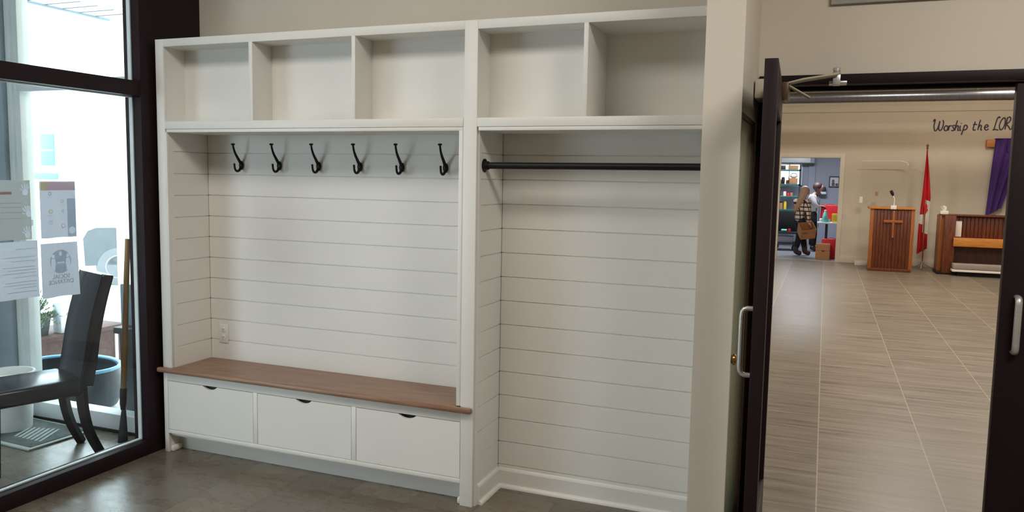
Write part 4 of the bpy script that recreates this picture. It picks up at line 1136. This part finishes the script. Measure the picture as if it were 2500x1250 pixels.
# ---- people -------------------------------------------------------------
def hand_chains(w, d, side, up_, s=1.0, curl=.5, r=.0085):
    """five finger chains leaving a palm: w wrist, d pointing direction, side thumb side, up_ back-of-hand normal"""
    w = Vector(w); d = Vector(d).normalized(); side = Vector(side).normalized(); up_ = Vector(up_).normalized()
    palm = w + d * .075 * s
    ch = [[(tuple(w), (.026 * s, .018 * s)), (tuple(w + d * .04 * s), (.036 * s, .016 * s)), (tuple(palm), (.038 * s, .014 * s))]]
    for k, l in enumerate((.068, .078, .072, .056)):
        base = palm + side * (.027 - .018 * k) * s
        p1 = base + (d * cos(curl * .5) - up_ * sin(curl * .5)) * l * .45 * s
        p2 = p1 + (d * cos(curl * 1.4) - up_ * sin(curl * 1.4)) * l * .32 * s
        p3 = p2 + (d * cos(curl * 2.2) - up_ * sin(curl * 2.2)) * l * .25 * s
        ch.append([(tuple(palm), (.038 * s, .014 * s)), (tuple(base + d * .012), r), (tuple(p1), r), (tuple(p2), r * .92), (tuple(p3), r * .75)])
    tb_ = w + d * .028 * s + side * .026 * s
    ch.append([(tuple(w + d * .04 * s), (.036 * s, .016 * s)), (tuple(tb_ + side * .012), r * 1.2), (tuple(tb_ + side * .03 + d * .03), r * 1.1), (tuple(tb_ + side * .034 + d * .058), r * .85)])
    return ch

def head(prefix, parent, c, face, up_, m='skin', s=1.0):
    """head geometry returned as chains is too coarse: shaped mesh with brow, nose, mouth, ears"""
    c = Vector(c); f = Vector(face).normalized(); u = Vector(up_).normalized(); sd = f.cross(u).normalized(); u = sd.cross(f).normalized()
    R3 = Matrix((sd, f, u)).transposed()
    b = B()
    bm = bmesh.new(); bmesh.ops.create_icosphere(bm, subdivisions=4, radius=1)
    for v in bm.verts:
        x, y, z = v.co
        X = x * .074; Y = y * .092; Z = z * .112
        if z < -.2: X *= 1 - .30 * (-z - .2); Y = Y * (1 - .12 * (-z - .2)) + (.012 * (-z - .2))
        if y > .6:  # face relief
            ax = abs(x)
            Y += .020 * math.exp(-((ax / .16) ** 2) - ((z + .12) / .22) ** 2)        # nose
            Y -= .010 * math.exp(-(((ax - .38) / .16) ** 2) - ((z - .06) / .11) ** 2)  # eye sockets
            Y += .006 * math.exp(-((ax / .28) ** 2) - ((z + .50) / .07) ** 2)        # lips
            Y += .006 * math.exp(-((ax / .25) ** 2) - ((z + .80) / .14) ** 2)        # chin
        v.co = c + R3 @ (Vector((X, Y, Z)) * s)
    b._add(bm)
    for k in (-1, 1): b.blob(c + R3 @ (Vector((k * .075, -.008, -.005)) * s), (.010 * s, .020 * s, .030 * s), 2, 0, R3)
    return b, R3

def add_mesh(o, bb):
    """merge extra geometry (head) into an existing body object so the body stays one mesh"""
    bm = bmesh.new(); bm.from_mesh(o.data)
    me = bpy.data.meshes.new('t'); bb.bm.to_mesh(me); bb.bm.free(); bm.from_mesh(me); bpy.data.meshes.remove(me)
    bm.to_mesh(o.data); bm.free()
    for p in o.data.polygons: p.use_smooth = True

# person A: long blond hair, plaid shirt, carrying an open box, seen from behind at three-quarters
def person_a():
    t = thing('person', 'person with long blond hair in plaid shirt carrying an open box', 'person', (3.16, 16.15, 0))
    x, y = 3.15, 16.15
    pel = (x - .03, y, .84); ches = (x + .01, y + .02, 1.18); nk = (x + .035, y + .03, 1.345); hd0 = (x + .05, y + .04, 1.43)
    sL = (x - .13, y + .10, 1.25); sR = (x + .12, y - .10, 1.25)
    eL = (x - .02, y + .18, 1.00); eR = (x + .125, y - .20, .99)
    wL = (x + .17, y + .02, .80); wR = (x + .165, y - .26, .765)
    hL = (x - .08, y + .08, .80); hR = (x + .03, y - .08, .80)
    kL = (x + .05, y + .08, .45); kR = (x - .02, y - .06, .45)
    aL = (x + .10, y + .09, .09); aR = (x - .09, y - .07, .09)
    fL = (x + .22, y + .10, .045); fR = (x + .03, y - .06, .045)
    ch = [[(pel, (.120, .095)), ((x - .01, y + .01, 1.0), (.115, .085)), (ches, (.130, .085)), ((x + .025, y + .025, 1.28), (.085, .07)), (nk, .05), (hd0, .05)],
          [(ches, (.130, .085)), (sL, .044), (eL, .034), (wL, .026)], [(ches, (.130, .085)), (sR, .044), (eR, .034), (wR, .026)],
          [(pel, (.120, .095)), (hL, .080), (kL, .058), (aL, .038), (fL, (.035, .03))], [(pel, (.120, .095)), (hR, .080), (kR, .058), (aR, .038), (fR, (.035, .03))]]
    hL_ = hand_chains(wL, (.6, -.35, -.5), (0, .3, 1), (.3, .9, .2)); hR_ = hand_chains(wR, (.55, .35, -.6), (0, -.3, 1), (.3, -.9, .2))
    body = skin('body', 'skin', ch + hL_ + hR_, t)
    hb, R3 = head('h', t, (x + .06, y + .045, 1.50), (.85, .35, -.35), (.3, .05, 1))
    add_mesh(body, hb)
    # clothing
    sh_ = [[((x - .03, y, .77), (.180, .150)), ((x - .02, y, .92), (.165, .140)), ((x - .005, y + .01, 1.06), (.162, .134)), ((ches[0], ches[1], 1.19), (.178, .152)), ((x + .03, y + .028, 1.30), (.105, .09))],
           [((ches[0], ches[1], 1.19), (.178, .152)), (sL, .090), (eL, .080), ((wL[0] - .02, wL[1], wL[2] + .03), .050)], [((ches[0], ches[1], 1.19), (.178, .152)), (sR, .094), (eR, .086), ((wR[0] - .01, wR[1], wR[2] + .03), .052)]]
    skin('shirt', 'plaid', sh_, t)
    for hh, kk, aa in ((hL, kL, aL), (hR, kR, aR)):
        top = (hh[0] * .6 + pel[0] * .4, hh[1] * .6 + pel[1] * .4, .93)
        skin('trouser_leg', 'blackcloth', [[(top, .112), ((hh[0], hh[1], .76), .108), (kk, .080), ((aa[0], aa[1], .15), .064)]], t)
    for a_, f_ in ((aL, fL), (aR, fR)):
        skin('boot', 'boot', [[((a_[0], a_[1], .24), .070), ((a_[0], a_[1], .085), .068), ((f_[0] - .05, f_[1], .06), (.066, .062)), ((f_[0] + .02, f_[1], .05), (.058, .050))]], t)
    # hair: cap and a broad long fall over the back, swept to the left
    b = B()
    b.blob((x + .048, y + .03, 1.53), (.096, .106, .100), 4)
    def fall(u, v):
        cx = x + .040 - .04 * v - .155 * v ** 1.6; w = .090 * (1 - .55 * v ** 1.5) * (1 if v > .02 else .6)
        a = 2 * pi * u; ca, sa = cos(a), sin(a)
        cy = y + .02 - .105 * min(1, .3 + v * 2.2) - .02 * v
        r = 1 + .06 * sin(9 * a)
        return (cx + w * ca * r, cy + (.050 - .018 * v) * sa * r, 1.585 - .54 * v - .03 * ca * ca * (1 - v) + .02 * sin(5 * a) * v * v)
    b.grid(fall, 48, 22)
    b.build('hair', 'blond', t)
    return t, wL, wR
pa, wL, wR = person_a()
# the open box in that person's hands
ob = thing('open_box', 'open cardboard box held by the person in the plaid shirt', 'box', (3.33, 16.15, .45))
RB = Matrix.Rotation(radians(22), 4, 'Z') @ Matrix.Rotation(radians(34), 4, 'X') @ Matrix.Rotation(radians(-8), 4, 'Y')
TB = Matrix.Translation((3.285, 15.80, .605)) @ RB
b = B(); w, d, h, k = .165, .15, .13, .006
b.box(-w, w, -d, d, -h, -h + k); b.box(-w, -w + k, -d, d, -h, h); b.box(w - k, w, -d, d, -h, h); b.box(-w, w, -d, -d + k, -h, h); b.box(-w, w, d - k, d, -h, h)
b.xform(TB); b.build('carton', 'card', ob, smooth=False)
b = B(); b.box(-.13, -.03, -d - .001, -d, .02, .08); b.xform(TB); b.build('printed_patch', 'honey_v', ob, smooth=False)

# person B: dark hair, pale knit top, bending over the bag on the table
def person_b():
    t = thing('person', 'person with dark hair in pale top leaning over the red bag', 'person', (3.36, 17.5, 0))
    x, y = 3.34, 17.55
    pel = (x + .03, y, .92); ches = (x - .01, y, 1.27); nk = (x + .06, y, 1.43); hd0 = (x + .11, y, 1.49)
    sL = (x + .0, y + .16, 1.34); sR = (x - .01, y - .15, 1.34); eL = (x + .10, y + .17, 1.15); eR = (x + .09, y - .16, 1.13)
    wL = (x + .22, y + .10, 1.12); wR = (x + .21, y - .06, 1.13)
    hL = (x + .03, y + .09, .88); hR = (x + .03, y - .09, .88); kL = (x + .06, y + .09, .48); kR = (x + .08, y - .09, .48)
    aL = (x + .04, y + .09, .09); aR = (x + .08, y - .09, .09); fL = (x + .17, y + .10, .045); fR = (x + .21, y - .08, .045)
    ch = [[(pel, (.13, .11)), ((x, y, 1.08), (.12, .095)), (ches, (.14, .10)), ((x + .03, y, 1.38), (.08, .07)), (nk, .05), (hd0, .05)],
          [(ches, (.14, .10)), (sL, .056), (eL, .042), (wL, .027)], [(ches, (.14, .10)), (sR, .056), (eR, .042), (wR, .027)],
          [(pel, (.13, .11)), (hL, .088), (kL, .058), (aL, .038), (fL, (.035, .03))], [(pel, (.13, .11)), (hR, .088), (kR, .058), (aR, .038), (fR, (.035, .03))]]
    hl = hand_chains(wL, (1, -.2, -.15), (0, -1, .2), (.1, 0, 1)); hr = hand_chains(wR, (1, .2, -.1), (0, 1, .2), (.1, 0, 1))
    body = skin('body', 'skin', ch + hl + hr, t)
    hb, R3 = head('h', t, (x + .145, y - .01, 1.575), (.75, -.15, -.65), (.6, 0, .8)); add_mesh(body, hb)
    tp = [[((x + .01, y, .93), (.165, .15)), ((x - .0, y, 1.10), (.160, .14)), ((ches[0], ches[1], 1.28), (.168, .138)), ((x + .04, y, 1.39), (.10, .088))],
          [((ches[0], ches[1], 1.28), (.168, .138)), (sL, .088), (eL, .070), ((wL[0] - .05, wL[1] + .02, wL[2]), .050)], [((ches[0], ches[1], 1.28), (.168, .138)), (sR, .090), (eR, .072), ((wR[0] - .05, wR[1] - .02, wR[2]), .052)]]
    skin('knit_top', 'greyknit', tp, t)
    for hh, kk, aa in ((hL, kL, aL), (hR, kR, aR)):
        skin('trouser_leg', 'blackcloth', [[((hh[0] * .6 + pel[0] * .4, hh[1] * .6 + pel[1] * .4, 1.02), .118), ((hh[0], hh[1], .84), .118), (kk, .090), ((aa[0], aa[1], .12), .070)]], t)
    b = B(); b.prism([(-.14, .62), (.14, .62), (.13, 1.10), (.07, 1.30), (-.07, 1.30), (-.13, 1.10)], 'x', x + .172, x + .182); b.xform(Matrix.Translation((0, y, 0))); b.build('apron', 'blackcloth', t, smooth=False)
    for w_, s_ in ((wL, -1), (wR, 1)):
        gl = hand_chains((w_[0] - .03, w_[1], w_[2]), (1, .2 * s_, -.12), (0, s_, .2), (.1, 0, 1), 1.30, .5, .0145)
        skin('glove', 'blackcloth', gl, t)
    for a_, f_ in ((aL, fL), (aR, fR)):
        skin('shoe', 'boot', [[((a_[0] - .02, a_[1], .12), .066), ((a_[0] + .03, a_[1], .075), .066), ((f_[0] - .03, f_[1], .06), (.062, .058)), ((f_[0] + .03, f_[1], .05), (.055, .048))]], t)
    b = B(); b.blob((x + .115, y - .005, 1.615), (.115, .108, .112), 3)
    def fall(u, v):
        a = (u - .5) * 3.6
        return (x + .10 - .085 * cos(a) + .10 * v, y + .105 * sin(a), 1.62 - .24 * v - .02 * sin(u * 30) * v)
    b.grid(fall, 24, 10, .03)
    b.build('hair', 'darkhair', t)
    b = B(); b.tube(spline([(x + .19, y - .075, 1.555), (x + .215, y - .04, 1.54), (x + .225, y, 1.535), (x + .215, y + .04, 1.54), (x + .19, y + .075, 1.555)], 5), .006, 6)
    b.build('glasses', 'black', t)
person_b()

# unused
bpy.context.view_layer.update()
